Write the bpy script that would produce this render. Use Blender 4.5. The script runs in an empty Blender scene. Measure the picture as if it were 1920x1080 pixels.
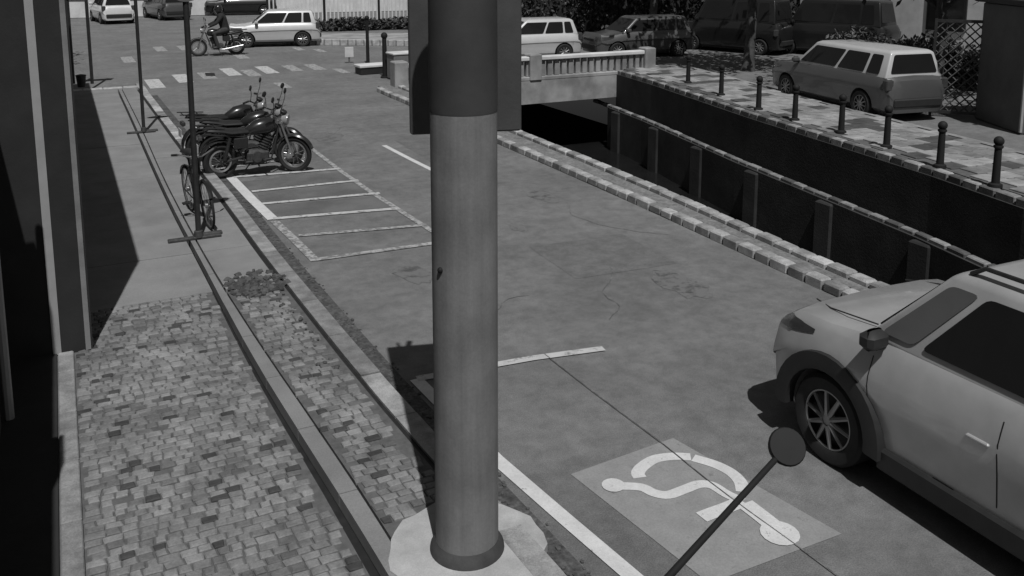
import bpy, bmesh, math, random
from mathutils import Vector, Matrix, Euler
from mathutils.bvhtree import BVHTree
random.seed(7)
R = math.radians
scene = bpy.context.scene
C = scene.collection
# ------------------------------------------------------------------ camera
YAW, TILT = R(26.6), R(9)                            # gentle tilt, the rest of the downward view is lens shift
FPX = 1720 * math.cos(TILT); CAMZ = 3.87 * math.cos(TILT); CY = -90 + FPX * math.tan(TILT)
BACK = 1.418 - CAMZ * math.tan(TILT); CX0, CY0 = -BACK * math.sin(YAW), -BACK * math.cos(YAW)
cam_d = bpy.data.cameras.new('camera'); cam = bpy.data.objects.new('camera', cam_d); C.objects.link(cam)
cam.location = (CX0, CY0, CAMZ); cam.rotation_euler = (R(90) - TILT, 0, -YAW)
cam_d.sensor_width = 36; cam_d.lens = 36 * FPX / 1920; cam_d.shift_y = -(540 - CY) / 1920; cam_d.clip_start = 0.05; cam_d.clip_end = 2000
scene.camera = cam
# ------------------------------------------------------------------ sky, sun, exposure
SUN_EL, SUN_AZ = R(60), math.atan2(-0.236, -0.97)        # azimuth measured from +Y towards +X
w = bpy.data.worlds.new('World'); scene.world = w; w.use_nodes = True
nt = w.node_tree; nt.nodes.clear()
sky = nt.nodes.new('ShaderNodeTexSky'); sky.sky_type = 'NISHITA'; sky.sun_disc = False
sky.sun_elevation = SUN_EL; sky.sun_rotation = SUN_AZ
bw = nt.nodes.new('ShaderNodeRGBToBW'); bg = nt.nodes.new('ShaderNodeBackground'); wo = nt.nodes.new('ShaderNodeOutputWorld')
bg.inputs[1].default_value = 0.05
nt.links.new(sky.outputs[0], bw.inputs[0]); nt.links.new(bw.outputs[0], bg.inputs[0]); nt.links.new(bg.outputs[0], wo.inputs[0])
sd = bpy.data.lights.new('sun', 'SUN'); sd.energy = 4.0; sd.angle = R(0.5); sd.color = (1, 1, 1)
sun = bpy.data.objects.new('sun', sd); C.objects.link(sun)
sdir = Vector((math.sin(SUN_AZ) * math.cos(SUN_EL), math.cos(SUN_AZ) * math.cos(SUN_EL), math.sin(SUN_EL)))
sun.rotation_euler = sdir.to_track_quat('Z', 'Y').to_euler()
sun.location = (0, 0, 30)
vs = scene.view_settings
vs.view_transform = 'Standard'; vs.look = 'None'; vs.gamma = 1; vs.use_curve_mapping = False; vs.exposure = -0.25

def G(px, py, z=0.0):
    """photo pixel -> point of the horizontal plane at height z"""
    u = (px - 960) / FPX; v = (CY - py) / FPX
    X = u; Y = math.cos(TILT) + v * math.sin(TILT); Z = -math.sin(TILT) + v * math.cos(TILT)
    c, s = math.cos(-YAW), math.sin(-YAW)
    x, y = X * c - Y * s, X * s + Y * c
    t = (z - CAMZ) / Z
    return Vector((x * t + CX0, y * t + CY0, z))

# ------------------------------------------------------------------ materials (the picture is monochrome: all greys)
MATS = {}
def mat(name, v, rough=0.8, var=0.25, scale=8.0, bump=0.0, bscale=60.0, metal=0.0, fine=0.0, fscale=120.0, spec=0.4,
        stain=0.0, sscale=1.2, wear=0.0, wearv=0.17, wscale=14.0, coat=0.0, per_object=0.0, mottle=0.0, streak=0.0):
    if name in MATS: return MATS[name]
    m = bpy.data.materials.new(name); m.use_nodes = True
    t = m.node_tree; N = t.nodes; L = t.links; b = N['Principled BSDF']
    b.inputs['Roughness'].default_value = rough; b.inputs['Metallic'].default_value = metal
    b.inputs['Specular IOR Level'].default_value = spec
    if coat: b.inputs['Coat Weight'].default_value = coat; b.inputs['Coat Roughness'].default_value = 0.06
    tc = N.new('ShaderNodeTexCoord'); gm = N.new('ShaderNodeNewGeometry')
    def noise(sc, det=6, rgh=0.6, src=gm.outputs['Position']):
        n = N.new('ShaderNodeTexNoise'); n.inputs['Scale'].default_value = sc; n.inputs['Detail'].default_value = det
        n.inputs['Roughness'].default_value = rgh; L.new(src, n.inputs['Vector']); return n.outputs[0]
    def mr(src, a, bb, lo=0.3, hi=0.7):
        n = N.new('ShaderNodeMapRange'); n.inputs[1].default_value = lo; n.inputs[2].default_value = hi
        n.inputs[3].default_value = a; n.inputs[4].default_value = bb; L.new(src, n.inputs[0]); return n.outputs[0]
    def mul(a, c):
        n = N.new('ShaderNodeMath'); n.operation = 'MULTIPLY'
        L.new(a, n.inputs[0]); L.new(c, n.inputs[1]); return n.outputs[0]
    val = mr(noise(scale), v * (1 - var), v * (1 + var))
    if fine: val = mul(val, mr(noise(fscale, 3), 1 - fine, 1 + fine))
    if stain: val = mul(val, mr(noise(sscale, 5), 1 - stain, 1.0, 0.35, 0.6))
    if mottle:
        val = mul(val, mr(noise(5.0, 8, .75), 1 - mottle, 1 + mottle * .6, .38, .62)); val = mul(val, mr(noise(420.0, 2), 1 - mottle, 1 + mottle))
    if streak:
        mp = N.new('ShaderNodeMapping'); mp.inputs['Scale'].default_value = (14, 14, .7); L.new(gm.outputs['Position'], mp.inputs['Vector'])
        val = mul(val, mr(noise(1.0, 6, .65, mp.outputs[0]), 1 - streak, 1 + streak * .5, .35, .65))
    if per_object:
        oi = N.new('ShaderNodeObjectInfo'); val = mul(val, mr(oi.outputs['Random'], 1 - per_object, 1 + per_object, 0, 1))
    if wear:
        f = mr(noise(wscale, 8, 0.75), 0, 1, wear, wear + 0.07)
        mx = N.new('ShaderNodeMix'); mx.data_type = 'FLOAT'; mx.inputs[2].default_value = wearv
        L.new(f, mx.inputs[0]); L.new(val, mx.inputs[3]); val = mx.outputs[0]
    cc = N.new('ShaderNodeCombineColor')
    for i in range(3): L.new(val, cc.inputs[i])
    L.new(cc.outputs[0], b.inputs['Base Color'])
    if bump:
        bp = N.new('ShaderNodeBump'); bp.inputs['Strength'].default_value = bump; bp.inputs['Distance'].default_value = 0.01
        L.new(noise(bscale, 4), bp.inputs['Height']); L.new(bp.outputs[0], b.inputs['Normal'])
    MATS[name] = m; return m

def glass(name, v=0.015, rough=0.06):
    return mat(name, v, rough, 0.1, 2.0, spec=0.3)

ASPH = mat('asphalt', 0.165, 0.9, 0.10, 0.9, 0.6, 110, fine=0.26, fscale=95, stain=0.16, sscale=0.45, mottle=0.20)
ASPH2 = mat('dark_asphalt', 0.13, 0.9, 0.14, 1.5, 0.5, 110, fine=0.18, fscale=140, stain=0.2, sscale=1.5)
SEAM = mat('seam', 0.075, 0.7, 0.5, 14, wear=.42, wscale=8)
TAR = mat('tar', 0.02, 0.6, 0.3, 10)
PAVE = mat('pavement_concrete', 0.215, 0.9, 0.12, 2.2, 0.3, 60, fine=0.12, fscale=70, stain=0.22, sscale=1.1)
SLAB = mat('slab_concrete', 0.22, 0.9, 0.10, 2.5, 0.3, 70, fine=0.12, fscale=90, stain=0.16, sscale=1.4, per_object=0.05)
MORT = mat('mortar', 0.10, 0.95, 0.25, 12, 0.4, 80)
STONES = [mat('paving_stone_%s' % n, v, 0.85, 0.22, 9, 0.4, 90, fine=0.15, fscale=60, stain=0.35, sscale=2.2) for n, v in
          (('light', .245), ('medium', .195), ('dim', .15), ('dark', .06))]
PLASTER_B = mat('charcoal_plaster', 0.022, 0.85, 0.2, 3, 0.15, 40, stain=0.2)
KERB = mat('kerb_granite', 0.26, 0.85, 0.2, 6, 0.4, 80, fine=0.2, fscale=90, stain=0.3, sscale=3, per_object=0.25)
KERB_L = mat('kerb_light', 0.40, 0.85, 0.2, 6, 0.4, 80, fine=0.2, fscale=90, stain=0.25, sscale=3, per_object=0.12)
KERB_D = mat('kerb_dark', 0.10, 0.9, 0.3, 6, 0.4, 80, per_object=0.3)
GUTTER = mat('gutter', 0.085, 0.9, 0.4, 9, 0.6, 60, fine=0.45, fscale=30, stain=0.4, sscale=4)
WHITE = mat('white_road_paint', 0.56, 0.75, 0.1, 5, 0.2, 100, fine=0.08, fscale=60, wear=0.33, wscale=16)
WORN = mat('worn_road_paint', 0.46, 0.8, 0.12, 5, 0.2, 100, wear=0.40, wscale=9)
FADED = mat('faded_road_paint', 0.36, 0.8, 0.15, 5, 0.2, 100, wear=0.46, wscale=11)
BOXP = mat('symbol_ground_paint', 0.245, 0.75, 0.1, 6, 0.2, 100, fine=0.1, fscale=70, wear=0.34, wscale=10)
PLASTER = mat('plaster', 0.20, 0.9, 0.15, 3, 0.15, 40, stain=0.25, sscale=1.5)
PLASTER_D = mat('dark_plaster', 0.06, 0.85, 0.2, 3, 0.15, 40, stain=0.2)
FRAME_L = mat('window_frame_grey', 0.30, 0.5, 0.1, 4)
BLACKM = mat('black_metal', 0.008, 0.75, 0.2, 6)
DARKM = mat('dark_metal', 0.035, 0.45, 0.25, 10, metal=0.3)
COLUMN = mat('column_paint', 0.175, 0.75, 0.08, 2.5, 0.12, 45, stain=0.18, sscale=2.5, fine=0.07, fscale=60, streak=.16)
PAD = mat('concrete_pad', 0.40, 0.9, 0.12, 5, 0.3, 60, stain=0.2, sscale=4, fine=0.1)
RUBBER = mat('rubber', 0.018, 0.8, 0.2, 20)
CHROME = mat('bright_metal', 0.45, 0.3, 0.1, 6, metal=0.9)
ALLOY = mat('alloy', 0.30, 0.35, 0.1, 6, metal=0.7)
BLACKP = mat('black_plastic', 0.022, 0.55, 0.15, 12)
BPAINT = mat('black_paint', 0.02, 0.25, 0.1, 5, coat=0.5)
GPAINT = mat('grey_paint', 0.12, 0.3, 0.1, 5, coat=0.5)
SILVER = mat('silver_car_paint', 0.46, 0.33, 0.05, 4, metal=0.3, coat=0.55, stain=0.08, sscale=2)
PALECAR = mat('pale_car_paint', 0.50, 0.35, 0.05, 3, metal=0.1, coat=0.5)
GREYCAR = mat('grey_car_paint', 0.11, 0.35, 0.05, 3, metal=0.4, coat=0.5)
DARKCAR = mat('dark_car_paint', 0.02, 0.35, 0.05, 3, metal=0.3, coat=0.5)
GLASS = glass('dark_glass'); GLASS_G = mat('reflecting_glass', 0.10, 0.12, 0.1, 2, spec=0.7)
LENS = mat('lamp_lens', 0.25, 0.15, 0.1, 9, spec=0.7); LENS_D = mat('dark_lamp_lens', 0.05, 0.15, 0.2, 12, spec=0.7)
CWALL = mat('canal_wall_stone', 0.032, 0.9, 0.35, 1.5, 0.5, 20, stain=0.4, sscale=0.8)
CPANEL = mat('canal_wall_panel', 0.045, 0.9, 0.3, 2, 0.5, 20, stain=0.4, sscale=0.8)
WATER = mat('canal_water', 0.012, 0.12, 0.3, 0.8, 0.25, 5, spec=0.5)
WHITEW = mat('white_wall', 0.62, 0.9, 0.1, 2, stain=0.2)
PALEW = mat('pale_wall', 0.30, 0.9, 0.2, 1.2, stain=0.3)
BARK = mat('bark', 0.06, 0.9, 0.4, 10, 0.8, 30)
LEAF = mat('leaf', 0.045, 0.6, 0.5, 3); LEAF2 = mat('leaf_light', 0.085, 0.6, 0.5, 3)
CLOTH_D = mat('dark_cloth', 0.02, 0.9, 0.3, 20, 0.3, 80); CLOTH_M = mat('denim', 0.04, 0.9, 0.3, 20, 0.3, 80)
SKIN = mat('skin', 0.25, 0.6, 0.1, 10); SEATM = mat('seat_vinyl', 0.02, 0.5, 0.2, 20)
IRON = mat('cast_iron', 0.05, 0.7, 0.4, 20, 0.5, 60)
RUBBLE = mat('rubble', 0.075, 0.95, 0.5, 14, 0.6, 60)

# ------------------------------------------------------------------ mesh helpers
class MB:
    def __init__(s): s.v = []; s.f = []
    def add(s, vs, fs):
        o = len(s.v); s.v += [tuple(p) for p in vs]; s.f += [tuple(i + o for i in q) for q in fs]; return s
    def box(s, c, d, rot=None, taper=1.0):
        hx, hy, hz = d[0] / 2, d[1] / 2, d[2] / 2
        p = [Vector((x * (taper if z > 0 else 1), y * (taper if z > 0 else 1), z)) for z in (-hz, hz) for y in (-hy, hy) for x in (-hx, hx)]
        if rot is not None:
            M = Euler(rot).to_matrix(); p = [M @ q for q in p]
        c = Vector(c)
        return s.add([q + c for q in p], [(0, 2, 3, 1), (4, 5, 7, 6), (0, 1, 5, 4), (2, 6, 7, 3), (0, 4, 6, 2), (1, 3, 7, 5)])
    def bbox(s, c, d, b=0.01):
        """box with a chamfered top and sides"""
        hx, hy, hz = d[0] / 2, d[1] / 2, d[2] / 2; c = Vector(c); rings = []
        for z, k in ((-hz, b), (-hz + b, 0), (hz - b, 0), (hz, b)):
            q = b if k == 0 else 0
            x, y = hx - k, hy - k
            e = b * 0.7
            rings.append([(x - e, -y), (x, -y + e), (x, y - e), (x - e, y), (-x + e, y), (-x, y - e), (-x, -y + e), (-x + e, -y)])
        vs = [c + Vector((x, y, z)) for (z, _), r in zip(((-hz, 0), (-hz + b, 0), (hz - b, 0), (hz, 0)), rings) for x, y in r]
        fs = [tuple(range(7, -1, -1)), tuple(range(24, 32))]
        for k in range(3):
            for i in range(8): fs.append((k * 8 + i, k * 8 + (i + 1) % 8, k * 8 + 8 + (i + 1) % 8, k * 8 + 8 + i))
        return s.add(vs, fs)
    def tube(s, path, r, n=8, cap=True):
        path = [Vector(p) for p in path]
        rs = r if isinstance(r, (list, tuple)) else [r] * len(path)
        vs = []; prev = None
        for i, p in enumerate(path):
            a = path[max(i - 1, 0)]; b = path[min(i + 1, len(path) - 1)]; t = (b - a).normalized()
            if prev is None:
                u = t.cross(Vector((0, 0, 1)))
                if u.length < 1e-3: u = t.cross(Vector((1, 0, 0)))
            else: u = prev - t * prev.dot(t)
            u.normalize(); prev = u; v = t.cross(u)
            for k in range(n):
                an = 2 * math.pi * k / n; vs.append(p + (u * math.cos(an) + v * math.sin(an)) * rs[i])
        fs = []
        for i in range(len(path) - 1):
            for k in range(n): fs.append((i * n + k, i * n + (k + 1) % n, (i + 1) * n + (k + 1) % n, (i + 1) * n + k))
        if cap: fs += [tuple(range(n - 1, -1, -1)), tuple((len(path) - 1) * n + k for k in range(n))]
        return s.add(vs, fs)
    def lathe(s, c, axis, prof, n=24):
        """prof: list of (along axis, radius)"""
        c = Vector(c); ax = Vector(axis).normalized(); u = ax.orthogonal().normalized(); v = ax.cross(u); vs = []
        for a, r in prof:
            for k in range(n):
                an = 2 * math.pi * k / n; vs.append(c + ax * a + (u * math.cos(an) + v * math.sin(an)) * r)
        fs = []
        for i in range(len(prof) - 1):
            for k in range(n): fs.append((i * n + k, i * n + (k + 1) % n, (i + 1) * n + (k + 1) % n, (i + 1) * n + k))
        if prof[0][1] > 1e-4: fs.append(tuple(range(n - 1, -1, -1)))
        if prof[-1][1] > 1e-4: fs.append(tuple((len(prof) - 1) * n + k for k in range(n)))
        return s.add(vs, fs)
    def torus(s, c, axis, R0, r, n=28, m=8, sq=1.0):
        c = Vector(c); ax = Vector(axis).normalized(); u = ax.orthogonal().normalized(); v = ax.cross(u); vs = []
        for i in range(n):
            a = 2 * math.pi * i / n; d = u * math.cos(a) + v * math.sin(a)
            for k in range(m):
                b = 2 * math.pi * k / m; vs.append(c + d * (R0 + r * math.cos(b)) + ax * r * sq * math.sin(b))
        fs = [(i * m + k, ((i + 1) % n) * m + k, ((i + 1) % n) * m + (k + 1) % m, i * m + (k + 1) % m) for i in range(n) for k in range(m)]
        return s.add(vs, fs)
    def ball(s, c, r, n=12, m=8, sc=(1, 1, 1)):
        c = Vector(c); vs = [c + Vector((0, 0, r * sc[2]))]
        for j in range(1, m):
            th = math.pi * j / m
            for k in range(n):
                a = 2 * math.pi * k / n
                vs.append(c + Vector((r * sc[0] * math.sin(th) * math.cos(a), r * sc[1] * math.sin(th) * math.sin(a), r * sc[2] * math.cos(th))))
        vs.append(c - Vector((0, 0, r * sc[2]))); e = len(vs) - 1
        fs = [(0, 1 + k, 1 + (k + 1) % n) for k in range(n)]
        for j in range(m - 2):
            for k in range(n):
                a = 1 + j * n
                fs.append((a + k, a + n + k, a + n + (k + 1) % n, a + (k + 1) % n))
        a = 1 + (m - 2) * n
        fs += [(a + k, e, a + (k + 1) % n) for k in range(n)]
        return s.add(vs, fs)
    def prism(s, poly, z0, z1):
        n = len(poly)
        vs = [(p[0], p[1], z0) for p in poly] + [(p[0], p[1], z1) for p in poly]
        fs = [tuple(range(n - 1, -1, -1)), tuple(range(n, 2 * n))] + [(i, (i + 1) % n, n + (i + 1) % n, n + i) for i in range(n)]
        return s.add(vs, fs)
    def sheet(s, poly, z): return s.add([(p[0], p[1], z) for p in poly], [tuple(range(len(poly)))])
    def strip(s, fl, fr, ys, z0, z1):
        vs = []; n = len(ys)
        for y in ys: vs += [(fl(y), y, z0), (fr(y), y, z0), (fr(y), y, z1), (fl(y), y, z1)]
        fs = [(0, 1, 2, 3), (4 * n - 1, 4 * n - 2, 4 * n - 3, 4 * n - 4)]
        for i in range(n - 1):
            a = 4 * i
            for k in range(4): fs.append((a + k, a + 4 + k, a + 4 + (k + 1) % 4, a + (k + 1) % 4))
        return s.add(vs, fs)
    def mesh(s, name, m, smooth=False, fix=True):
        me = bpy.data.meshes.new(name); me.from_pydata(s.v, [], s.f)
        if fix:
            bm = bmesh.new(); bm.from_mesh(me); bmesh.ops.recalc_face_normals(bm, faces=bm.faces); bm.to_mesh(me); bm.free()
        if m: me.materials.append(m)
        if smooth:
            for p in me.polygons: p.use_smooth = True
            try: me.set_sharp_from_angle(angle=R(38))
            except Exception: pass
        me.update(); return me
    def build(s, name, m, parent=None, smooth=False, fix=True):
        o = bpy.data.objects.new(name, s.mesh(name, m, smooth, fix)); C.objects.link(o)
        if parent: o.parent = parent
        return o

def tag(o, label, cat, group=None):
    o['label'] = label; o['category'] = cat
    if group: o['group'] = group
    return o
def thing(name, label, cat, loc=(0, 0, 0), rz=0, group=None):
    o = bpy.data.objects.new(name, None); C.objects.link(o); o.location = loc; o.rotation_euler = (0, 0, rz)
    o.empty_display_size = 0.2
    return tag(o, label, cat, group)
def struct(o): o['kind'] = 'structure'; return o
def clone(o, parent=None):
    c = o.copy(); C.objects.link(c); c.parent = parent
    for ch in list(o.children): clone(ch, c)
    return c
def local_fix(o, loc, rz, label=None, s=None):
    o.location = loc; o.rotation_euler = (0, 0, rz)
    if label: o['label'] = label
    if s: o.scale = (s, s, s)
    return o
def applied(o, mods):
    """apply modifiers without operators"""
    for kind, kw in mods:
        m = o.modifiers.new(kind, kind)
        for k, v in kw.items(): setattr(m, k, v)
    dg = bpy.context.evaluated_depsgraph_get(); dg.update()
    me = bpy.data.meshes.new_from_object(o.evaluated_get(dg))
    o.modifiers.clear(); old = o.data; o.data = me; bpy.data.meshes.remove(old); return o
def interp(pts):
    pts = sorted(pts)
    def f(y):
        if y <= pts[0][0]: return pts[0][1]
        for (a, b), (c, d) in zip(pts, pts[1:]):
            if y <= c: return b + (d - b) * (y - a) / (c - a)
        return pts[-1][1]
    return f
def smoothed(pts, k=0.9):
    g = interp(pts)
    return lambda y: (g(y - 2 * k) + 2 * g(y - k) + 3 * g(y) + 2 * g(y + k) + g(y + 2 * k)) / 9
def from_px(pxs, z): return [(p.y, p.x) for p in (G(x, y, z) for x, y in pxs)]

# ================================================================== SETTING: ground, road, pavement
SW = 0.13                                            # pavement height above the road
kerb_x = smoothed(from_px([(270, 172), (360, 290), (430, 372), (500, 470), (600, 590), (720, 740), (800, 830), (930, 960), (1010, 1050)], SW))
drain_x = smoothed(from_px([(240, 210), (300, 345), (340, 430), (380, 500), (480, 700), (600, 890), (710, 1060)], SW))
drain2_x = smoothed(from_px([(262, 235), (310, 345), (392, 500), (520, 700), (700, 950), (760, 1050)], SW))
farb = interp([(-30, 11.6), (5.5, 12.2), (7.6, 12.38), (9.6, 12.85), (11.7, 13.2), (15.35, 13.8), (20.74, 14.9), (24.2, 15.4)])   # far canal edge
WALLX = -0.45
NEARC = 8.02                                          # near canal edge
YB = 23.1                                             # the canal passes under the bridge here
ys_c = [-30, -15, -5, 0, 3, 5.5, 7.6, 9.6, 11.7, 13.5, 15.35, 18, 20.74, YB]
g = MB()
g.sheet([(-400, -400), (NEARC, -400), (NEARC, YB), (NEARC, 700), (-400, 700)], 0)
g.sheet([(NEARC, YB), (500, YB), (500, 700), (NEARC, 700)], 0)
for a, b in zip(ys_c, ys_c[1:]): g.sheet([(farb(a), a), (500, a), (500, b), (farb(b), b)], 0)
g.sheet([(NEARC, -400), (500, -400), (500, -30), (NEARC, -30)], 0)
road = struct(g.build('road', ASPH, fix=False))

def ground_strip(name, m, pts, width, z, parent=road):
    """painted line along a ground polyline"""
    b = MB(); L_ = []; R_ = []
    pts = [Vector((p[0], p[1], 0)) for p in pts]
    for i, p in enumerate(pts):
        t = (pts[min(i + 1, len(pts) - 1)] - pts[max(i - 1, 0)]).normalized(); nrm = Vector((-t.y, t.x, 0)) * width / 2
        L_.append(p + nrm); R_.append(p - nrm)
    for i in range(len(pts) - 1):
        b.add([(q.x, q.y, z) for q in (R_[i], R_[i + 1], L_[i + 1], L_[i])], [(0, 1, 2, 3)])
    return b.build(name, m, parent, fix=False)

# gutter between kerb and road edge line
ys = [3.0 + i * 0.6 for i in range(-6, 38)]
b = MB(); rnd = random.Random(2)
for a, c in zip(ys, ys[1:]):
    b.add([(kerb_x(a) + .1, a, .004), (kerb_x(a) + .33, a, .004), (kerb_x(c) + .33, c, .004), (kerb_x(c) + .1, c, .004)], [(0, 1, 2, 3)])
b.build('gutter', GUTTER, road, fix=False)
b = MB()
for i in range(260):                                  # litter and grit lying in the gutter
    y = 2.5 + 11 * rnd.random(); s = rnd.uniform(.006, .022)
    b.ball((kerb_x(y) + rnd.uniform(.12, .36), y, .004 + s * .3), s, 5, 3, (1, rnd.uniform(.6, 1.6), .5))
o = b.build('gutter_grit', RUBBLE, road); o['kind'] = 'stuff'

# old repair patches, oil drips and hairline cracks in the asphalt
OIL = mat('oil_stain', 0.085, 0.6, 0.3, 9, wear=.5, wscale=5, wearv=.15)
for cx_, cy_, rx_, ry_ in ((3.3, 2.6, .16, .3), (3.25, 9.1, .22, .35), (5.9, 7.4, .25, .5), (4.5, 17.6, .3, .5), (6.3, 11.5, .18, .4), (5.2, 10.2, .10, .2), (3.1, 13.2, .14, .22)):
    MB().sheet([(cx_ + rx_ * math.cos(a * .3927) * rnd.uniform(.75, 1.2), cy_ + ry_ * math.sin(a * .3927) * rnd.uniform(.75, 1.2)) for a in range(16)], .0035).build('oil_stain', OIL, road, fix=False)
for sx_, sy_, an_, n_ in ((4.6, 6.9, .6, 14), (6.9, 9.0, 1.9, 16), (5.0, 12.2, 1.2, 12), (3.2, 7.4, .2, 9), (6.0, 18.5, 2.4, 14)):
    pts = [(sx_, sy_)]
    for k in range(n_): an_ += rnd.uniform(-.5, .5); pts.append((pts[-1][0] + .13 * math.cos(an_), pts[-1][1] + .13 * math.sin(an_)))
    ground_strip('crack', SEAM, pts, .008, .004)
PATCH = mat('repair_patch', 0.135, 0.9, 0.12, 2, 0.6, 110, fine=0.28, fscale=95, mottle=.2)
for pl in ([(4.9, 8.1), (6.3, 8.0), (6.35, 9.3), (4.95, 9.4)], [(5.6, 14.2), (6.4, 14.2), (6.4, 17.0), (5.65, 17.0)]):
    MB().sheet(pl, .003).build('repair_patch', PATCH, road, fix=False)
# painted markings
P = lambda pts, z=0: [G(x, y, z) for x, y in pts]
wl = P([(780, 712), (930, 862), (1060, 975), (1200, 1095), (1330, 1200)])
ground_strip('edge_line', WHITE, wl, 0.12, .009)
ground_strip('bay_end_line', WORN, P([(782, 712), (860, 698), (1000, 673), (1132, 655)]), 0.10, .0125)
ground_strip('tar_seam', SEAM, P([(1020, 665), (1110, 735), (1240, 832), (1330, 905), (1400, 958), (1500, 1030), (1600, 1105)]), 0.009, .0125)
ground_strip('centre_dash', WHITE, P([(720, 273), (768, 298), (816, 322)]), 0.10, .006)
# motorcycle bay
ground_strip('motorcycle_bay_edge', WHITE, P([(428, 328), (470, 372), (512, 412)]), 0.16, .009)
ground_strip('motorcycle_bay_edge', FADED, P([(514, 415), (552, 450), (592, 490)]), 0.12, .009)
ground_strip('motorcycle_bay_dotted_edge', FADED, P([(575, 272), (640, 322), (690, 357), (760, 402), (820, 440)]), 0.09, .009)
for k, (p, q, w_, m_) in enumerate([((405, 318), (560, 297), .10, FADED), ((438, 333), (640, 317), .11, WORN), ((472, 360), (672, 339), .11, WORN), ((492, 383), (712, 363), .11, WORN),
                    ((512, 411), (744, 392), .12, WORN), ((560, 443), (800, 423), .10, FADED), ((592, 488), (822, 456), .11, FADED)]):
    ground_strip('motorcycle_bay_line', m_, [G(*p).lerp(G(*q), t) for t in (0, .33, .66, 1)], w_, .0125)
for p, q, r_, s_ in [((452, 341), (648, 322), (668, 337), (468, 357)), ((482, 362), (676, 344), (705, 361), (490, 380)), ((500, 386), (716, 367), (740, 389), (514, 407))]:
    MB().sheet([G(*t) for t in (s_, r_, q, p)], .0045).build('darker_asphalt_patch', ASPH2, road, fix=False)
# disabled parking symbol, hand painted
box = [G(*p) for p in ((1070, 890), (1262, 822), (1578, 1002), (1330, 1095))]
MB().sheet([box[0], box[3], box[2], box[1]], .0045).build('symbol_ground', BOXP, road, fix=False)
SZ = [.0062]
def sym_line(pts, w_, cap=True):
    q = P(pts); out = []                              # smoothed brush stroke
    for i in range(len(q) - 1):
        p0, p1, p2, p3 = q[max(i - 1, 0)], q[i], q[i + 1], q[min(i + 2, len(q) - 1)]
        for k in range(5):
            t = k / 5; out.append(.5 * (2 * p1 + (p2 - p0) * t + (2 * p0 - 5 * p1 + 4 * p2 - p3) * t * t + (3 * p1 - p0 - 3 * p2 + p3) * t ** 3))
    SZ[0] += .0009; return ground_strip('wheelchair_symbol', WHITE, out + [q[-1]], w_, SZ[0])
sym_line([(1200, 897), (1196, 888), (1205, 876), (1228, 862), (1262, 857), (1295, 858)], .10)
sym_line([(1300, 860), (1340, 872), (1370, 887), (1388, 905), (1393, 924)], .10)
sym_line([(1150, 913), (1200, 915), (1226, 926), (1252, 930), (1282, 920), (1310, 910), (1335, 912), (1362, 928), (1392, 942)], .092)
sym_line([(1392, 942), (1360, 955), (1335, 964), (1315, 972)], .115)
sym_line([(1396, 946), (1430, 972), (1462, 998), (1480, 1014)], .14)
c0 = G(1150, 912); MB().sheet([(c0.x + .085 * math.cos(a * math.pi / 8), c0.y + .085 * math.sin(a * math.pi / 8)) for a in range(16)], .0118).build('wheelchair_symbol', WHITE, road, fix=False)
c0 = G(1462, 1002); MB().sheet([(c0.x + .13 * math.cos(a * math.pi / 8), c0.y + .13 * math.sin(a * math.pi / 8)) for a in range(16)], .0118).build('wheelchair_symbol', WHITE, road, fix=False)
# zebra crossings: stripes lie along the street
def stripe(px, py, L_=2.2, w_=.42, m_=WHITE):
    c = G(px, py); ground_strip('zebra_stripe', m_, [(c.x, c.y - L_ / 2), (c.x, c.y + L_ / 2)], w_, .006)
for px, py in ((290, 157), (342, 147), (432, 135), (500, 131)): stripe(px, py, 2.0, .42, WORN)
for px, py in ((388, 142), (470, 137), (548, 128), (590, 126)): stripe(px, py, 1.7, .4, FADED)
for px, py in ((240, 112), (300, 92), (345, 90), (450, 105)): stripe(px, py, 2.0, .4, FADED)
for px, py in ((600, 95), (640, 133), (560, 92), (530, 160)): stripe(px, py, 1.2, .3, FADED)
# manhole-like square mark far on the road
MB().sheet([G(*t) for t in ((386, 143), (404, 143), (402, 137), (384, 137))], .0105).build('dark_asphalt_patch', TAR, road, fix=False)

# ---------------------------------------------------------------- pavement on this side
DW = lambda y: .05 if y > 9 else .05 + .009 * (9 - y)      # the slot opens up towards the near end
YC = 9.25
ysn = [-8, -2, 0, 2, 3, 4, 5, 6, 7, 8, 9.2]; ysf = [9.2, 12, 15, 18, 21, 24, 26.0]
pave = struct(MB().strip(lambda y: -4.0, lambda y: drain_x(y) - DW(y) / 2 - .002, ysn, -.2, SW - .012).build('pavement', MORT))
MB().strip(lambda y: drain2_x(y) + .022, lambda y: kerb_x(y) - .115, ysn, -.2, SW - .012).build('pavement_bed', MORT, pave)
def bar(name, m, fl, fr, y0, y1, z1, parent, n=2, z0=-.15):
    return MB().strip(fl, fr, [y0 + (y1 - y0) * i / n for i in range(n + 1)], z0, z1).build(name, m, parent)
MB().strip(lambda y: WALLX - .5, lambda y: drain_x(y) - DW(y) / 2 - .01, ysf, -.2, SW - .03).build('pavement_bed', MORT, pave)
MB().strip(lambda y: drain2_x(y) + .03, lambda y: kerb_x(y) - .15, ysf, -.2, SW - .03).build('pavement_bed', MORT, pave)
# smooth slabs from YC to the corner
y = YC; k = 0
while y < 25.9:
    y1 = min(y + 1.45, 26.0)
    bar('paving_slab', SLAB, lambda t: WALLX - .4, lambda t: drain_x(t) - DW(t) / 2, y + .005, y1 - .005, SW + rnd.uniform(-.003, .003), pave, 2, SW - .1)
    bar('paving_slab', SLAB, lambda t: drain2_x(t) + .02, lambda t: kerb_x(t) - .145, y + .005, y1 - .005, SW + rnd.uniform(-.003, .003), pave, 2, SW - .1)
    y = y1
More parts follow.
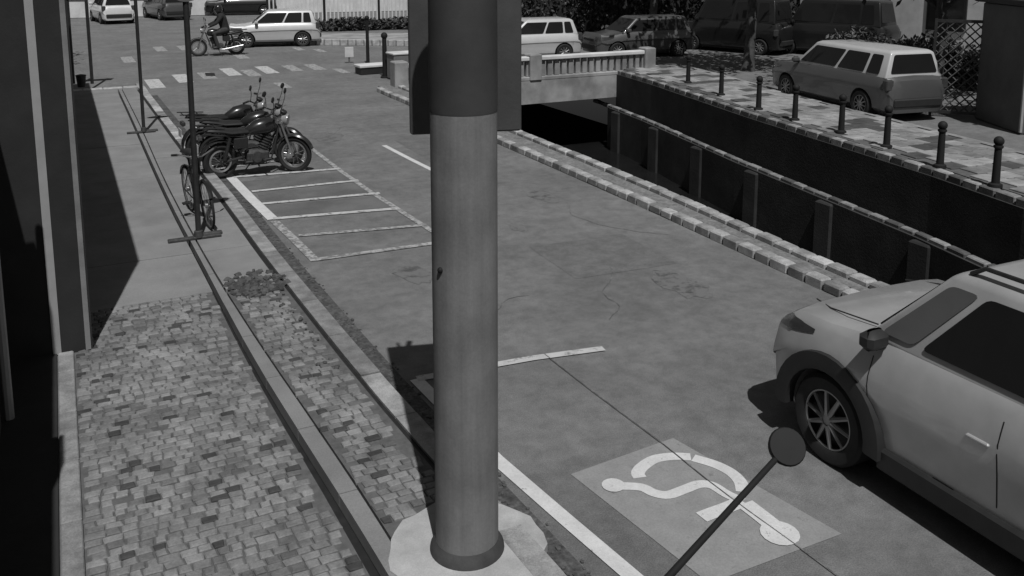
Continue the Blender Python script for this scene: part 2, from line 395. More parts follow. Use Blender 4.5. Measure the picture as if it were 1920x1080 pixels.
# narrow channel cover strip between slot and joint
y = 2.0
while y < 25.9:
    y1 = min(y + .98, 25.99)
    bar('channel_cover', SLAB, lambda t: drain_x(t) + DW(t) / 2, lambda t: drain2_x(t) - .002, y + .004, y1 - .004, SW + rnd.uniform(-.002, .004), pave, 2, SW - .1)
    y = y1
# kerb stones, thin dark joint behind them
y = 2.2; i = 0
while y < 26.2:
    L_ = rnd.uniform(.78, 1.0); zz = SW + rnd.uniform(-.004, .01)
    bar('kerb_stone', KERB_L if y > 15.5 and i % 2 == 0 else KERB, lambda t: kerb_x(t) - .075, lambda t: kerb_x(t) + .10, y + .007, y + L_ - .007, zz, pave, 2, -.12); y += L_; i += 1
ground_strip('kerb_joint_dirt', TAR, [(kerb_x(2.2 + t * .5) - .11, 2.2 + t * .5) for t in range(48)], .07, SW - .02, pave)
# end of the pavement at the corner (pale kerb)
for i in range(5):
    a = -.9 + i * .5
    MB().bbox((a + .25, 26.16, .02), (.488, .24, .27), .02).build('kerb_stone', KERB_L, pave)
# slot bottom
ground_strip('channel_bottom', TAR, [(drain_x(2 + t * .6) + .06, 2 + t * .6) for t in range(40)], .5, SW - .11, pave)
# paving stones (near part): single stones
padc = G(876, 1026, SW)
cand = []
yy = 2.3; row = 0
while yy < YC - .03:
    hrow = rnd.uniform(.062, .08); x = WALLX + rnd.uniform(.0, .05)
    while x < kerb_x(yy) - .15:
        wst = rnd.uniform(.07, .125); cx = x + wst / 2; cy = yy + hrow / 2
        x += wst
        if drain_x(cy) - DW(cy) / 2 - wst / 2 + .01 < cx < drain2_x(cy) + wst / 2 + .008 or cx + wst / 2 > kerb_x(cy) - .13: continue
        if (cx - padc.x) ** 2 + (cy - padc.y) ** 2 < .53 ** 2: continue
        if rnd.random() < .012: continue
        cand.append((cx, cy, wst - .009, hrow - .009))
    yy += hrow; row += 1
def stone_shape(wx, wy, r_):
    j = lambda s: s * r_.uniform(-.08, .08)
    bx, by = wx / 2, wy / 2
    bot = [(-bx + j(wx), -by + j(wy)), (bx + j(wx), -by + j(wy)), (bx + j(wx), by + j(wy)), (-bx + j(wx), by + j(wy))]
    vs = [(p[0], p[1], -.02) for p in bot] + [(p[0], p[1], -.004) for p in bot] + [(p[0] * .80, p[1] * .80, .003 + r_.uniform(-.0015, .0015)) for p in bot]
    return vs, [(8, 9, 10, 11)] + [(k, (k + 1) % 4, 4 + (k + 1) % 4, 4 + k) for k in range(4)] + [(4 + k, 4 + (k + 1) % 4, 8 + (k + 1) % 4, 8 + k) for k in range(4)]
def pick():
    u = rnd.random(); return 0 if u < .42 else 1 if u < .78 else 2 if u < .93 else 3
def inview(x, y):
    v = Vector((x - CX0, y - CY0, SW - CAMZ)); c, s = math.cos(YAW), math.sin(YAW)
    X = v.x * c - v.y * s; Y = v.x * s + v.y * c
    d = Y * math.cos(TILT) - v.z * math.sin(TILT); u_ = Y * math.sin(TILT) + v.z * math.cos(TILT)
    px = 960 + FPX * X / d; py = CY - FPX * u_ / d
    return 150 < px < 1920 and py < 1075
vis = sorted([c for c in cand if inview(c[0], c[1])], key=lambda c: c[0] ** 2 + c[1] ** 2)
single = set(vis[:285]); share = {}
rest = [MB() for _ in range(4)]
for c in cand:
    q = pick(); dz = SW + rnd.uniform(-.004, .004)
    if c in single:
        key = (q, rnd.randrange(5))
        if key not in share:
            m_ = MB(); m_.add(*stone_shape(.088, .062, rnd)); share[key] = m_.mesh('paving_stone', STONES[q])
        o = bpy.data.objects.new('paving_stone', share[key]); C.objects.link(o); o.parent = pave
        o.location = (c[0], c[1], dz); o.scale = (c[2] / .088, c[3] / .062, 1)
    else:
        vs_, fs_ = stone_shape(c[2], c[3], rnd); rest[q].add([(v[0] + c[0], v[1] + c[1], v[2] + dz) for v in vs_], fs_)
me = MB(); idx = []
for q in range(4): me.v, me.f, idx = me.v + rest[q].v, me.f + [tuple(i + len(me.v) for i in f) for f in rest[q].f], idx + [q] * len(rest[q].f)
o = me.build('small_paving_stones', STONES[0], pave, fix=False); o['kind'] = 'stuff'
for q in (1, 2, 3): o.data.materials.append(STONES[q])
o.data.polygons.foreach_set('material_index', idx)
# pale concrete pad round the column
prof = [(padc.x + .49 * math.cos(a * math.pi / 16) * (1 + .04 * math.sin(a * 1.7)), padc.y + .5 * math.sin(a * math.pi / 16) * (1 + .05 * math.cos(a * 2.3))) for a in range(32)]
MB().prism(prof, SW - .05, SW + .006).build('column_pad', PAD, pave)
# broken paving: patch of rubble and a small drain cover
pc = G(480, 532, SW)
b = MB()
for i in range(150):
    a = rnd.uniform(0, 6.28); r_ = rnd.random() ** .6; s = rnd.uniform(.014, .045)
    b.box((pc.x + .33 * r_ * math.cos(a), pc.y + .42 * r_ * math.sin(a), SW + s * .3), (s * 2, s * rnd.uniform(1, 2.2), s), (rnd.uniform(-.4, .4), rnd.uniform(-.4, .4), rnd.uniform(0, 3)), rnd.uniform(.6, .95))
for i in range(45):
    y = rnd.uniform(6.8, 9.3); s = rnd.uniform(.01, .026)
    b.ball((kerb_x(y) - rnd.uniform(.18, .35), y, SW + s * .25), s, 5, 4, (1, 1.2, .5))
o = tag(b.build('rubble', RUBBLE), 'loose dark rubble of broken paving on the pavement by the kerb', 'rubble'); o['kind'] = 'stuff'
fr = MB()
for s in (-1, 1): fr.box((pc.x + .2 * s + .02, pc.y - .1, SW + .008), (.05, .46, .016)); fr.box((pc.x + .02, pc.y - .1 + .2 * s, SW + .008), (.34, .05, .015))
dc = thing('drain_cover', 'small dark iron drain frame lying amid broken paving', 'drain cover', (0, 0, 0))
fr.build('frame', IRON, dc)
for k in range(5): MB().box((pc.x - .1 + .06 * k, pc.y - .1, SW + .006), (.026, .36, .012)).build('bar', IRON, dc)

# ================================================================== canal, far bank, bridge
MB().sheet([(NEARC - .3, -40), (17, -40), (17, 40), (NEARC - .3, 40)], -2.3).build('water', WATER, fix=False)
struct(bpy.data.objects['water'])
nw = struct(MB().strip(lambda y: NEARC - .35, lambda y: NEARC, ys_c, -2.6, -.004).build('canal_bank_near', CWALL))
# parapet strip: two rows of alternating stones with a plain band between
pr = thing('canal_kerb', 'low speckled stone kerb running along the road above the canal', 'kerb')
kx = smoothed(from_px([(960, 270), (1200, 372), (1600, 552)], .1)); ko = smoothed(from_px([(960, 240), (1220, 345), (1400, 425), (1640, 530)], .16))
MB().strip(lambda y: kx(y) + .12, lambda y: ko(y) - .1, [-2, 2, 5, 6, 7, 8, 9, 10, 11, 12, 13, 14, 16, 18, 20, 22, 23.5], -.01, .10).build('kerb_bed', mat('kerb_bed', .17, .9, .3, 5, .4, 60, fine=.3, fscale=25), pr)
def stone_row(f, y0, y1, z0, z1, wd, step, parent, m1, m2, name='kerb_stone'):
    y = y0; i = 0
    while y < y1:
        L_ = step * rnd.uniform(.85, 1.15); x = f(y + L_ / 2); ang = math.atan2(f(y + L_) - f(y), L_)
        o = MB().bbox((0, 0, (z1 - z0) / 2), (wd, L_ - .02, z1 - z0 + rnd.uniform(-.015, .015)), .02).build(name, m1 if i % 2 else m2, parent)
        o.location = (x, y + L_ / 2, z0); o.rotation_euler = (0, 0, -ang); y += L_; i += 1
stone_row(lambda y: kx(y) + .03, 4.5, 22.9, -.01, .12, .16, .30, pr, KERB_L, KERB)
stone_row(lambda y: ko(y) - .01, 4.5, 22.9, -.01, .17, .17, .34, pr, KERB_L, KERB)
# far wall of the canal
fw = thing('canal_wall', 'dark stone wall with buttresses lining the far side of the canal', 'wall')
MB().strip(lambda y: farb(y), lambda y: farb(y) + .5, ys_c, -2.6, .02).build('wall_face', CWALL, fw)
MB().strip(lambda y: farb(y) - .3, lambda y: farb(y) + .02, ys_c, -2.6, -1.02).build('lower_wall', CPANEL, fw)
stone_row(lambda y: farb(y) - .18, 6.0, 24.0, -1.05, -.95, .14, .40, fw, KERB, KERB_D, 'ledge_stone')
stone_row(lambda y: farb(y) + .12, 6.0, 24.0, -.06, .15, .16, .36, fw, KERB, KERB_D, 'coping_stone')
for i in range(7):
    y = 6.8 + i * 2.6; MB().bbox((farb(y) - .32, y, -1.83), (.16, .42, 1.56), .03).build('buttress', CWALL, fw)
# far pavement: flagstones with dark joints and specks
fp = struct(MB().strip(lambda y: farb(y) + .25, lambda y: farb(y) + 2.5, ys_c[2:], -.02, .135).build('far_pavement', MORT))
FLAG = [mat('flag_%s' % n, v, .9, .3, 4, .3, 60, stain=.3, sscale=2.5) for n, v in (('light', .30), ('medium', .22), ('dark', .08))]
fl = {}
for iy in range(44):
    for ix in range(5):
        y = 5.4 + iy * .42; x = farb(y) + .52 + ix * .42 + (.21 if iy % 2 else 0)
        if x > farb(y) + 2.5: continue
        q = random.choices((0, 1, 2), (5, 3, 2))[0]
        if q not in fl: fl[q] = MB().bbox((0, 0, .01), (.395, .395, .05), .008).mesh('flagstone', FLAG[q])
        o = bpy.data.objects.new('flagstone', fl[q]); C.objects.link(o); o.parent = fp; o.location = (x, y, .125); o.rotation_euler = (0, 0, -.16)
MB().strip(lambda y: farb(y) + 2.52, lambda y: farb(y) + 2.68, ys_c[2:], -.02, .15).build('kerb_line', KERB, fp)
# bollards
bol = None
for i, (px, py) in enumerate([(1290, 155), (1352, 178), (1422, 205), (1490, 225), (1577, 248), (1662, 275), (1762, 312), (1866, 348)]):
    p = G(px, py, .16)
    if bol is None:
        bol = thing('bollard', 'black iron bollard with round head on the far canal bank', 'bollard', p, 0, 'bollards along the far canal bank')
        MB().lathe((0, 0, 0), (0, 0, 1), [(0, .11), (.05, .105), (.07, .065), (.62, .055), (.64, .075), (.67, .075), (.68, .045)], 12).build('post', BLACKM, bol, True)
        MB().ball((0, 0, .74), .08).build('head', BLACKM, bol, True); o = bol
    else: o = clone(bol)
    o.location = (p.x, p.y, .14); o.rotation_euler = (0, 0, .3 * i)
    o['label'] = 'black iron bollard with round head, %s from the bridge on the far canal bank' % ('first', 'second', 'third', 'fourth', 'fifth', 'sixth', 'seventh', 'eighth')[i]
# bridge parapet with balusters over the canal
bp_ = thing('bridge_parapet', 'pale concrete balustrade of the bridge crossing the canal', 'balustrade', (0, 23.25, 0))
MB().box((12.3, .1, -.35), (8.6, .55, .7)).build('bridge_beam', PALEW, bp_)
MB().bbox((12.3, 0, .06), (8.55, .34, .12), .02).build('base_rail', PALEW, bp_)
MB().bbox((12.3, 0, .66), (8.55, .3, .12), .02).build('top_rail', WHITEW, bp_)
bal = None
for i in range(34):
    me_ = bal or MB().bbox((0, 0, 0), (.15, .14, .478), .012).mesh('baluster', PALEW); bal = me_
    o = bpy.data.objects.new('baluster', me_); C.objects.link(o); o.parent = bp_; o.location = (8.25 + i * .245, 0, .36)
for x in (8.1, 12.35, 16.5): MB().bbox((x, 0, .4), (.4, .44, .8), .03).build('pier', PALEW, bp_)
MB().box((12.3, 6, -.35), (8.8, 11.2, .3)).build('bridge_deck', CWALL, bp_)

# ================================================================== the building on the left
bl = thing('building', 'long dark shop front with pale pilasters beside the pavement', 'building', (0, 0, 0))
def fbox(name, m, y0, y1, z0, z1, x0, x1, parent=None):
    return MB().box(((x0 + x1) / 2, (y0 + y1) / 2, (z0 + z1) / 2), (abs(x1 - x0), y1 - y0, z1 - z0)).build(name, m, parent or bl)
TOPZ = SW + 2.5 * math.tan(SUN_EL); RX = -1.05; BY = 8.26
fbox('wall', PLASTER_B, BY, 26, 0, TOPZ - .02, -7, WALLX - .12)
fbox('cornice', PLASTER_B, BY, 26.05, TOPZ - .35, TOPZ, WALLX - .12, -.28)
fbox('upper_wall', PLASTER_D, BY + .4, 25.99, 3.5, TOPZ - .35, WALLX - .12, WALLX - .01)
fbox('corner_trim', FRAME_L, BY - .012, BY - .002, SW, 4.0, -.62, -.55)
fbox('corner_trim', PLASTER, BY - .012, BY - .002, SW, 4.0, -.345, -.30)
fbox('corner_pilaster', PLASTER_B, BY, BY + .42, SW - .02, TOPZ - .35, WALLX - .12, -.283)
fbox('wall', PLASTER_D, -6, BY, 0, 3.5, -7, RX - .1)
def facade(bays, wx, light_from):
    for i, (a, c) in enumerate(bays):
        fbox('pilaster', PLASTER, a, c, SW - .02, 3.48, wx - .12, wx + .05)
        fbox('plinth', PLASTER_D, a + .003, c - .003, SW - .02, .42, wx - .12, wx + .065)
    for (a, c), (d, e) in zip(bays, bays[1:]):
        n = max(1, round((d - c) / 1.3)); wd = (d - c) / n
        for k in range(n):
            y0, y1 = c + k * wd, c + (k + 1) * wd; wn = MB()
            for yy_ in (y0 + .04, y1 - .04): wn.box((wx - .05, yy_, 1.8), (.06, .07, 3.3))
            for zz in (.2, 2.45, 3.42): wn.box((wx - .05, (y0 + y1) / 2, zz), (.056, wd - .15, .09))
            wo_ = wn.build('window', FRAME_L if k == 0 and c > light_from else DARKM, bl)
            MB().box((wx - .075, (y0 + y1) / 2, 1.32), (.012, wd - .15, 2.16)).build('pane', GLASS, wo_)
            MB().box((wx - .075, (y0 + y1) / 2, 2.93), (.012, wd - .15, .88)).build('pane', GLASS, wo_)
facade([(BY + .42, BY + .43), (11.2, 11.6), (13.7, 14.1), (16.4, 16.8), (19.2, 19.6), (22.0, 22.4), (25.3, 25.98)], WALLX, 6)
facade([(-3, 2.4), (4.3, 4.75), (6.6, 7.0), (BY - .12, BY - .003)], RX, 20)
# recessed entrance floor with a pale edging strip along the pavement
fbox('recess_floor', PLASTER_B, -4, BY, SW - .05, SW + .012, RX - .1, WALLX - .14)
y = 2.2
while y < BY - .05:
    y1 = min(y + .8, BY - .01); MB().bbox((WALLX - .065, (y + y1) / 2, SW - .01), (.13, y1 - y - .008, .06), .008).build('edging_stone', KERB, bl); y = y1
fbox('door_handle', BLACKM, 3.45, 3.5, 1.25, 1.65, RX - .02, RX + .03)
MB().tube([(RX + .12, 7.1, .14), (RX + .12, 7.1, 3.4)], .035).build('downpipe', FRAME_L, bl, True)
# tall round pole on the pavement
col = thing('column', 'thick round painted column with shade painted on its upper part, standing on a pale concrete pad', 'column', (padc.x, padc.y, 0))
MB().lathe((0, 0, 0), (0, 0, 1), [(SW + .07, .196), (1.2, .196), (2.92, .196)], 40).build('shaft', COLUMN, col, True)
MB().lathe((0, 0, 0), (0, 0, 1), [(2.915, .1975), (2.93, .199), (4.2, .197), (4.45, .197)], 40).build('upper_shaft', mat('upper_column_shade', .05, .7, .12, 3, .1, 30, stain=.25, sscale=2), col, True)  # shade on the column top is put into this darker colour
MB().tube([(-.02, .1, 4.3), (.1, .62, 4.3), (.25, .9, 4.3)], .03).build('sign_bracket', DARKM, col, True)
MB().lathe((0, 0, 0), (0, 0, 1), [(SW, .235), (SW + .03, .23), (SW + .06, .212), (SW + .08, .197)], 40).build('collar', mat('collar_paint', .045, .8, .3, 8, .3, 40), col, True)
bt = MB(); bt.ball((-.185, -.07, 2.0), .018); bt.build('bolt_hole', BLACKM, col)
# dark board hanging from the canopy behind the column
hb = thing('hanging_board', 'dark unlit board hung behind the top of the round column', 'board', (0, 0, 0))
p0 = Vector((1.72, 4.98, 0)); p1 = Vector((2.46, 4.78, 0)); d_ = (p1 - p0); ang = math.atan2(d_.y, d_.x)
o = MB().bbox((0, 0, 0), (d_.length, .07, 1.5), .012).build('panel', PLASTER_D, hb); o.location = ((p0.x + p1.x) / 2, (p0.y + p1.y) / 2, 3.35); o.rotation_euler = (0, 0, ang)
for t in (.15, .85):
    q = p0.lerp(p1, t); MB().tube([(q.x, q.y, 4.05), (q.x, q.y, 4.3), (padc.x + .1, padc.y + .62, 4.3)], .012).build('hanger', DARKM, hb)

# ================================================================== lamp arm near the camera
hd = G(1475, 838, 2.35); mid = G(1255, 1080, 2.28)
la = thing('bracket_mirror', 'small black round mirror on a thin rod bracketed off the wall', 'mirror', (0, 0, 0))
t = (RX + .04 - hd.x) / (mid.x - hd.x); root = hd.lerp(mid, t)
MB().tube([root, mid.lerp(root, .5), mid, hd.lerp(mid, .12)], [.011, .0105, .0095, .009], 10).build('arm', BLACKM, la, True)
MB().box((RX + .055, root.y, root.z), (.03, .09, .16)).build('wall_plate', BLACKM, la)
vd = (cam.location - hd).normalized()
MB().lathe(hd, vd + Vector((.25, -.2, .25)), [(-.045, .018), (-.038, .036), (-.018, .052), (.004, .057), (.012, .053), (.013, .0)], 24).build('mirror_housing', BLACKM, la, True)

# ================================================================== wheels and vehicles
def wheel(parent, c, axis, Rw, wd, spokes=10, style='car', rim_m=ALLOY):
    """tyre and rim are sub-parts of a wheel hub"""
    ax = Vector(axis).normalized(); c = Vector(c); u = ax.orthogonal().normalized(); v = ax.cross(u)
    if style == 'car':
        h = MB().lathe(c, ax, [(-wd * .3, .05), (wd * .40, .06), (wd * .42, .0)], 16).build('wheel', DARKM, parent, True)
        MB().lathe(c, ax, [(-wd * .42, Rw * .66), (-wd * .5, Rw * .75), (-wd * .5, Rw * .9), (-wd * .36, Rw), (wd * .36, Rw), (wd * .5, Rw * .92), (wd * .5, Rw * .75), (wd * .44, Rw * .67), (wd * .1, Rw * .64), (-wd * .42, Rw * .66)], 40).build('tyre', RUBBER, h, True)
        r = MB().torus(c + ax * wd * .38, ax, Rw * .64, Rw * .028, 40, 6)
        for k in range(spokes):
            a = 2 * math.pi * k / spokes; d = u * math.cos(a) + v * math.sin(a)
            r.tube([c + ax * wd * .40 + d * .04, c + ax * wd * .36 + d * Rw * .63], [.022, .016], 6)
        r.lathe(c, ax, [(wd * .3, Rw * .2), (wd * .44, Rw * .17), (wd * .46, 0)], 20)
        r.build('rim', rim_m, h, True)
        MB().lathe(c, ax, [(-wd * .2, Rw * .62), (wd * .12, Rw * .62), (wd * .12, 0)], 30).build('brake_disc', BLACKP, h)
    else:
        h = MB().lathe(c, ax, [(-wd * .7, .035), (wd * .7, .035)], 14).build('wheel', CHROME if style == 'bike' else DARKM, parent, True)
        MB().torus(c, ax, Rw - wd / 2, wd / 2, 36, 8).build('tyre', RUBBER, h, True)
        MB().torus(c, ax, Rw - wd * 1.15, wd * .28, 36, 6).build('rim', CHROME, h, True)
        s = MB()
        for k in range(spokes):
            a = 2 * math.pi * k / spokes; d = u * math.cos(a) + v * math.sin(a); d2 = u * math.cos(a + .35) + v * math.sin(a + .35)
            s.tube([c + d * .03 + ax * wd * .5 * (1 if k % 2 else -1), c + d2 * (Rw - wd * 1.2)], .0022 if style == 'bike' else .0035, 4)
        s.build('spokes', CHROME, h)
    return h

def loft(mb, secs, close_ends=True):
    n = len(secs[0]); vs = [p for s in secs for p in s]; fs = []
    for i in range(len(secs) - 1):
        for k in range(n): fs.append((i * n + k, i * n + (k + 1) % n, (i + 1) * n + (k + 1) % n, (i + 1) * n + k))
    if close_ends: fs += [tuple(range(n - 1, -1, -1)), tuple((len(secs) - 1) * n + k for k in range(n))]
    return mb.add(vs, fs)

def make_car(name, label, paint, Lc=4.2, Wc=1.76, Hc=1.6, belt=1.0, hood=0.98, cowl=1.02, ax_f=.80, ax_r=.78, cow=1.06, rf=1.55, rr=.35, Rw=.335, flare=True,
             detail=True, deck=None, rails=False, glass_q=None, group=None):
    """front at y=+Lc/2; cow / rf: cowl and roof front behind the bumper; rr: roof end before the tail"""
    t = thing(name, label, 'car', (0, 0, 0), 0, group)
    F = Lc / 2; hw = Wc / 2; zl = .22
    def section(y, w_, zb, top, tw):
        half = [(0, zl), (w_ * .84, zl), (w_ * .935, zl + .08), (w_ * .952, zl + .26), (w_ * .975, zl + .44), (w_, zb - .27), (w_ * .992, zb - .21), (w_ * .935, zb - .04), (w_ * tw, top - .015), (w_ * tw * .72, top + .012), (0, top + .03)]
        pts = half + [(-x, z) for x, z in reversed(half[1:-1])]
        return [(x, y, z) for x, z in pts]
    st = [(F, hw * .60, .72, .70, .9), (F - .04, hw * .80, .80, .80, .9), (F - .14, hw * .92, .88, .90, .9), (F - .35, hw * .97, hood - .05, hood - .01, .88), (F - .7, hw * .995, hood - .01, hood + .01, .87),
          (F - cow, hw, belt, cowl, .88), (F - cow - .3, hw, belt + .01, cowl + .02, .88), (0, hw, belt + .02, cowl + .03, .88), (-F + .9, hw, belt + .03, cowl + .04, .88),
          (-F + .35, hw * .985, belt + .03, cowl + .03, .88), (-F + .12, hw * .95, belt, cowl, .87), (-F + .03, hw * .88, belt - .08, belt - .06, .86), (-F, hw * .78, belt - .2, belt - .2, .86)]
    b = loft(MB(), [section(*s) for s in st]).build('body', paint, t, True)
    yf, yr = F - ax_f, -F + ax_r
    cut = MB()
    for y in (yf, yr):
        for s in (-1, 1): cut.lathe((s * (hw + .1), y, Rw), (-s, 0, 0), [(0, Rw + .06), (.42, Rw + .06)], 32)
    co = cut.build('cut', None)
    applied(b, [('BEVEL', dict(width=.03, segments=3, limit_method='ANGLE', angle_limit=R(35))), ('BOOLEAN', dict(object=co, operation='DIFFERENCE', solver='EXACT'))])
    bpy.data.objects.remove(co)
    for p in b.data.polygons: p.use_smooth = True
    b.data.set_sharp_from_angle(angle=R(40))
    if not b.data.materials: b.data.materials.append(paint)
    for p in b.data.polygons: p.material_index = 0
    bvh = BVHTree.FromPolygons([v.co.copy() for v in b.data.vertices], [tuple(p.vertices) for p in b.data.polygons])
    def skin(c, d, off):
        """point on the body surface, seen from outside along -d"""
        d = d.normalized(); h, n, _, _ = bvh.ray_cast(c + d * 4, -d); return (h + n * off) if h else None
    # greenhouse
    by0, by1 = F - cow + .02, -F + .16; ty0, ty1 = F - rf, -F + rr
    bw_, tw_ = hw * .90, hw * .70; zb, zt = cowl, Hc - .05
    A = lambda s: Vector((s * bw_, by0, zb)); B = lambda s: Vector((s * bw_, by1, zb)); Ct = lambda s: Vector((s * tw_, ty0, zt)); Dt = lambda s: Vector((s * tw_ * .97, ty1, zt))
    secs = []
    def ring(f, bulge):
        pts = []
        corners = [(A(1), Ct(1)), (B(1), Dt(1)), (B(-1), Dt(-1)), (A(-1), Ct(-1))]
        for (p, q) in corners: pts.append(p.lerp(q, f))
        return pts
    cab = MB()
    r0, r1 = ring(0, 0), ring(1, 0)
    r2 = [Vector((p.x * .86, p.y - (.10 if i in (0, 3) else -.10), Hc)) for i, p in enumerate(r1)]
    loft(cab, [[tuple(p - Vector((0, 0, .03))) for p in r0], [tuple(p) for p in r1], [tuple(p) for p in r2]])
    c_ = cab.build('cabin', paint, t, True); applied(c_, [('BEVEL', dict(width=.035, segments=3, limit_method='ANGLE', angle_limit=R(20)))])
    for p in c_.data.polygons: p.use_smooth = True
    c_.data.set_sharp_from_angle(angle=R(40))
    def pane(nm, q, m_, par, th=.006):
        """thin slab just proud of the cabin surface"""
        n = (q[1] - q[0]).cross(q[3] - q[0]).normalized(); cen = sum(q, Vector()) / 4
        if n.dot(cen - Vector((0, cen.y * .8, 1.0))) < 0: n = -n
        # rounded corners
        poly = []
        for i in range(4):
            a_, b_, c2 = q[i - 1], q[i], q[(i + 1) % 4]
            d1 = (a_ - b_); d2 = (c2 - b_); k1 = min(.05, d1.length * .3); k2 = min(.05, d2.length * .3)
            P1 = b_ + d1.normalized() * k1; P2 = b_ + d2.normalized() * k2
            for tt in (0, .33, .67, 1): poly.append((P1.lerp(b_, tt)).lerp(b_.lerp(P2, tt), tt))
        m = len(poly); vs = [p + n * .003 for p in poly] + [p + n * (.003 + th) for p in poly]
        return MB().add(vs, [tuple(range(m - 1, -1, -1)), tuple(range(m, 2 * m))] + [(i, (i + 1) % m, m + (i + 1) % m, m + i) for i in range(m)]).build(nm, m_, par)
    def quad(p00, p01, p10, p11, u0, u1, v0, v1):
        f = lambda u, v: (p00.lerp(p10, u)).lerp(p01.lerp(p11, u), v)
        return [f(u0, v0), f(u1, v0), f(u1, v1), f(u0, v1)]
    pane('windscreen', quad(A(-1), Ct(-1), A(1), Ct(1), .06, .94, .06, .94), GLASS, c_)
    pane('rear_window', quad(B(-1), Dt(-1), B(1), Dt(1), .08, .92, .15, .92), GLASS, c_)
    Ls = (by0 - by1)
    for s in (1, -1):
        sq = lambda u0, u1, v0=.09, v1=.88: quad(A(s), Ct(s), B(s), Dt(s), u0, u1, v0, v1)
        for nm, u0, u1, m_ in ((('quarter_window', .035, .125, glass_q or GLASS),) if glass_q else ()) + (('side_window', .15 if glass_q else .05, .46, GLASS), ('side_window', .49, .77, GLASS), ('quarter_window', .80, .93, GLASS)):
            pane(nm, sq(u0, u1), m_, c_)
    for s in (1, -1):
        for y in (yf, yr):
            wheel(t, (s * (hw - .115), y, Rw), (s, 0, 0), Rw, .21)
            MB().lathe((s * (hw - .32), y, Rw), (s, 0, 0), [(0, Rw + .055), (.03, Rw + .055), (.03, 0)], 24).build('wheel_well', BLACKP, t)
            if flare:
                fl_ = MB(); n = 18; vs = []
                for k in range(n + 1):
                    a = math.pi * (k / n) * 1.06 - .03 * math.pi
                    for rr_, xx in ((Rw + .045, -.06), (Rw + .045, .022), (Rw + .075, .03), (Rw + .175, .02), (Rw + .18, -.05)):
                        vs.append((s * (hw + xx), y + rr_ * math.cos(a), max(Rw + rr_ * math.sin(a), .2)))
                fs = [(5 * k + j, 5 * k + (j + 1) % 5, 5 * k + 5 + (j + 1) % 5, 5 * k + 5 + j) for k in range(n) for j in range(5)]
                fl_.add(vs, fs + [(0, 1, 2, 3, 4), tuple(5 * n + j for j in range(5))]).build('arch_flare', BLACKP, t, True)
        if flare: MB().bbox((s * (hw - .065), (yf + yr) / 2, .30), (.10, yf - yr - 2 * Rw - .26, .17), .02).build('sill_trim', BLACKP, t)
        # headlight wraps round the corner, tail light likewise
        rows = []
        for k in range(13):
            f_ = k / 12; an = R(34 + 46 * f_); zt_, zb_ = hood - .07 - .01 * f_, hood - .22 + .11 * f_ ** 2
            rows.append([skin(Vector((0, F - .75, zb_ + (zt_ - zb_) * j / 4)), Vector((s * math.sin(an), math.cos(an), 0)), .007) for j in range(5)])
        if all(p for r_ in rows for p in r_):
            MB().add([p for r_ in rows for p in r_], [(5 * k + j, 5 * k + 5 + j, 5 * k + 6 + j, 5 * k + 1 + j) for k in range(12) for j in range(4)]).build('headlight', LENS_D, t, True)
        MB().bbox((s * hw * .86, -F + .10, .86), (.2, .16, .26), .03).build('tail_light', LENS_D, t)
        # mirrors and door lines
        m0 = Vector((s * (hw * .93 + .09), F - cow - .18, belt + .10))
        mr_ = MB().bbox(m0, (.20, .13, .15), .045).build('wing_mirror', BLACKP if flare else paint, t, True)
        MB().box((s * (hw * .93), F - cow - .16, belt + .04), (.14, .06, .05)).build('mirror_stalk', BLACKP, t)
        if detail:
            for yy_ in (F - cow - .12, F - cow - 1.13, F - cow - 2.05):
                if yy_ < yr + Rw + .1: continue
                cols = [[skin(Vector((0, yy_ + e, .44 + (belt - .50) * j / 8)), Vector((s, 0, 0)), .0025) for e in (-.004, .004)] for j in range(9)]
                if all(p for c3 in cols for p in c3):
                    MB().add([p for c3 in cols for p in c3], [(2 * j, 2 * j + 1, 2 * j + 3, 2 * j + 2) for j in range(8)]).build('door_gap', BLACKM, t, fix=False)
            for yy_ in (F - cow - 1.0, F - cow - 1.93): MB().bbox((s * (hw * .995 + .004), yy_, belt - .235), (.03, .16, .022), .007).build('door_handle', paint, t)
    MB().bbox((0, F - .02, .42), (hw * 1.35, .10, .22), .03).build('bumper_grille', BLACKP, t)
    MB().bbox((0, F - .03, .68), (hw * 1.0, .08, .10), .02).build('grille', BLACKP, t)
    MB().bbox((0, -F - .005, .45), (hw * 1.5, .08, .2), .03).build('rear_bumper', BLACKP, t)
    MB().box((0, 0, .2), (hw * 1.6, Lc - .6, .08)).build('underbody', BLACKP, t)
    if rails:
        for s in (1, -1):
            MB().tube([(s * tw_ * .93, ty0 - .1, Hc - .02), (s * tw_ * .93, ty0 - .2, Hc + .045), (s * tw_ * .93, ty1 + .2, Hc + .045), (s * tw_ * .93, ty1 + .1, Hc - .02)], .016).build('roof_rail', DARKM, t, True)
    if detail:
        for s in (1, -1): MB().tube([(s * hw * .73, F - cow + .03, cowl + .018), (s * hw * .66, F - .5, hood + .012), (s * hw * .55, F - .25, hood - .02)], .006, 5).build('bonnet_gap', BLACKP, t)
        for s in (-1, 1): MB().tube([(s * .1 - .25, F - cow + .03, cowl + .04), (s * .1 + .25, F - cow - .09, cowl + .13)], .009, 5).build('wiper', BLACKM, t)
    return t

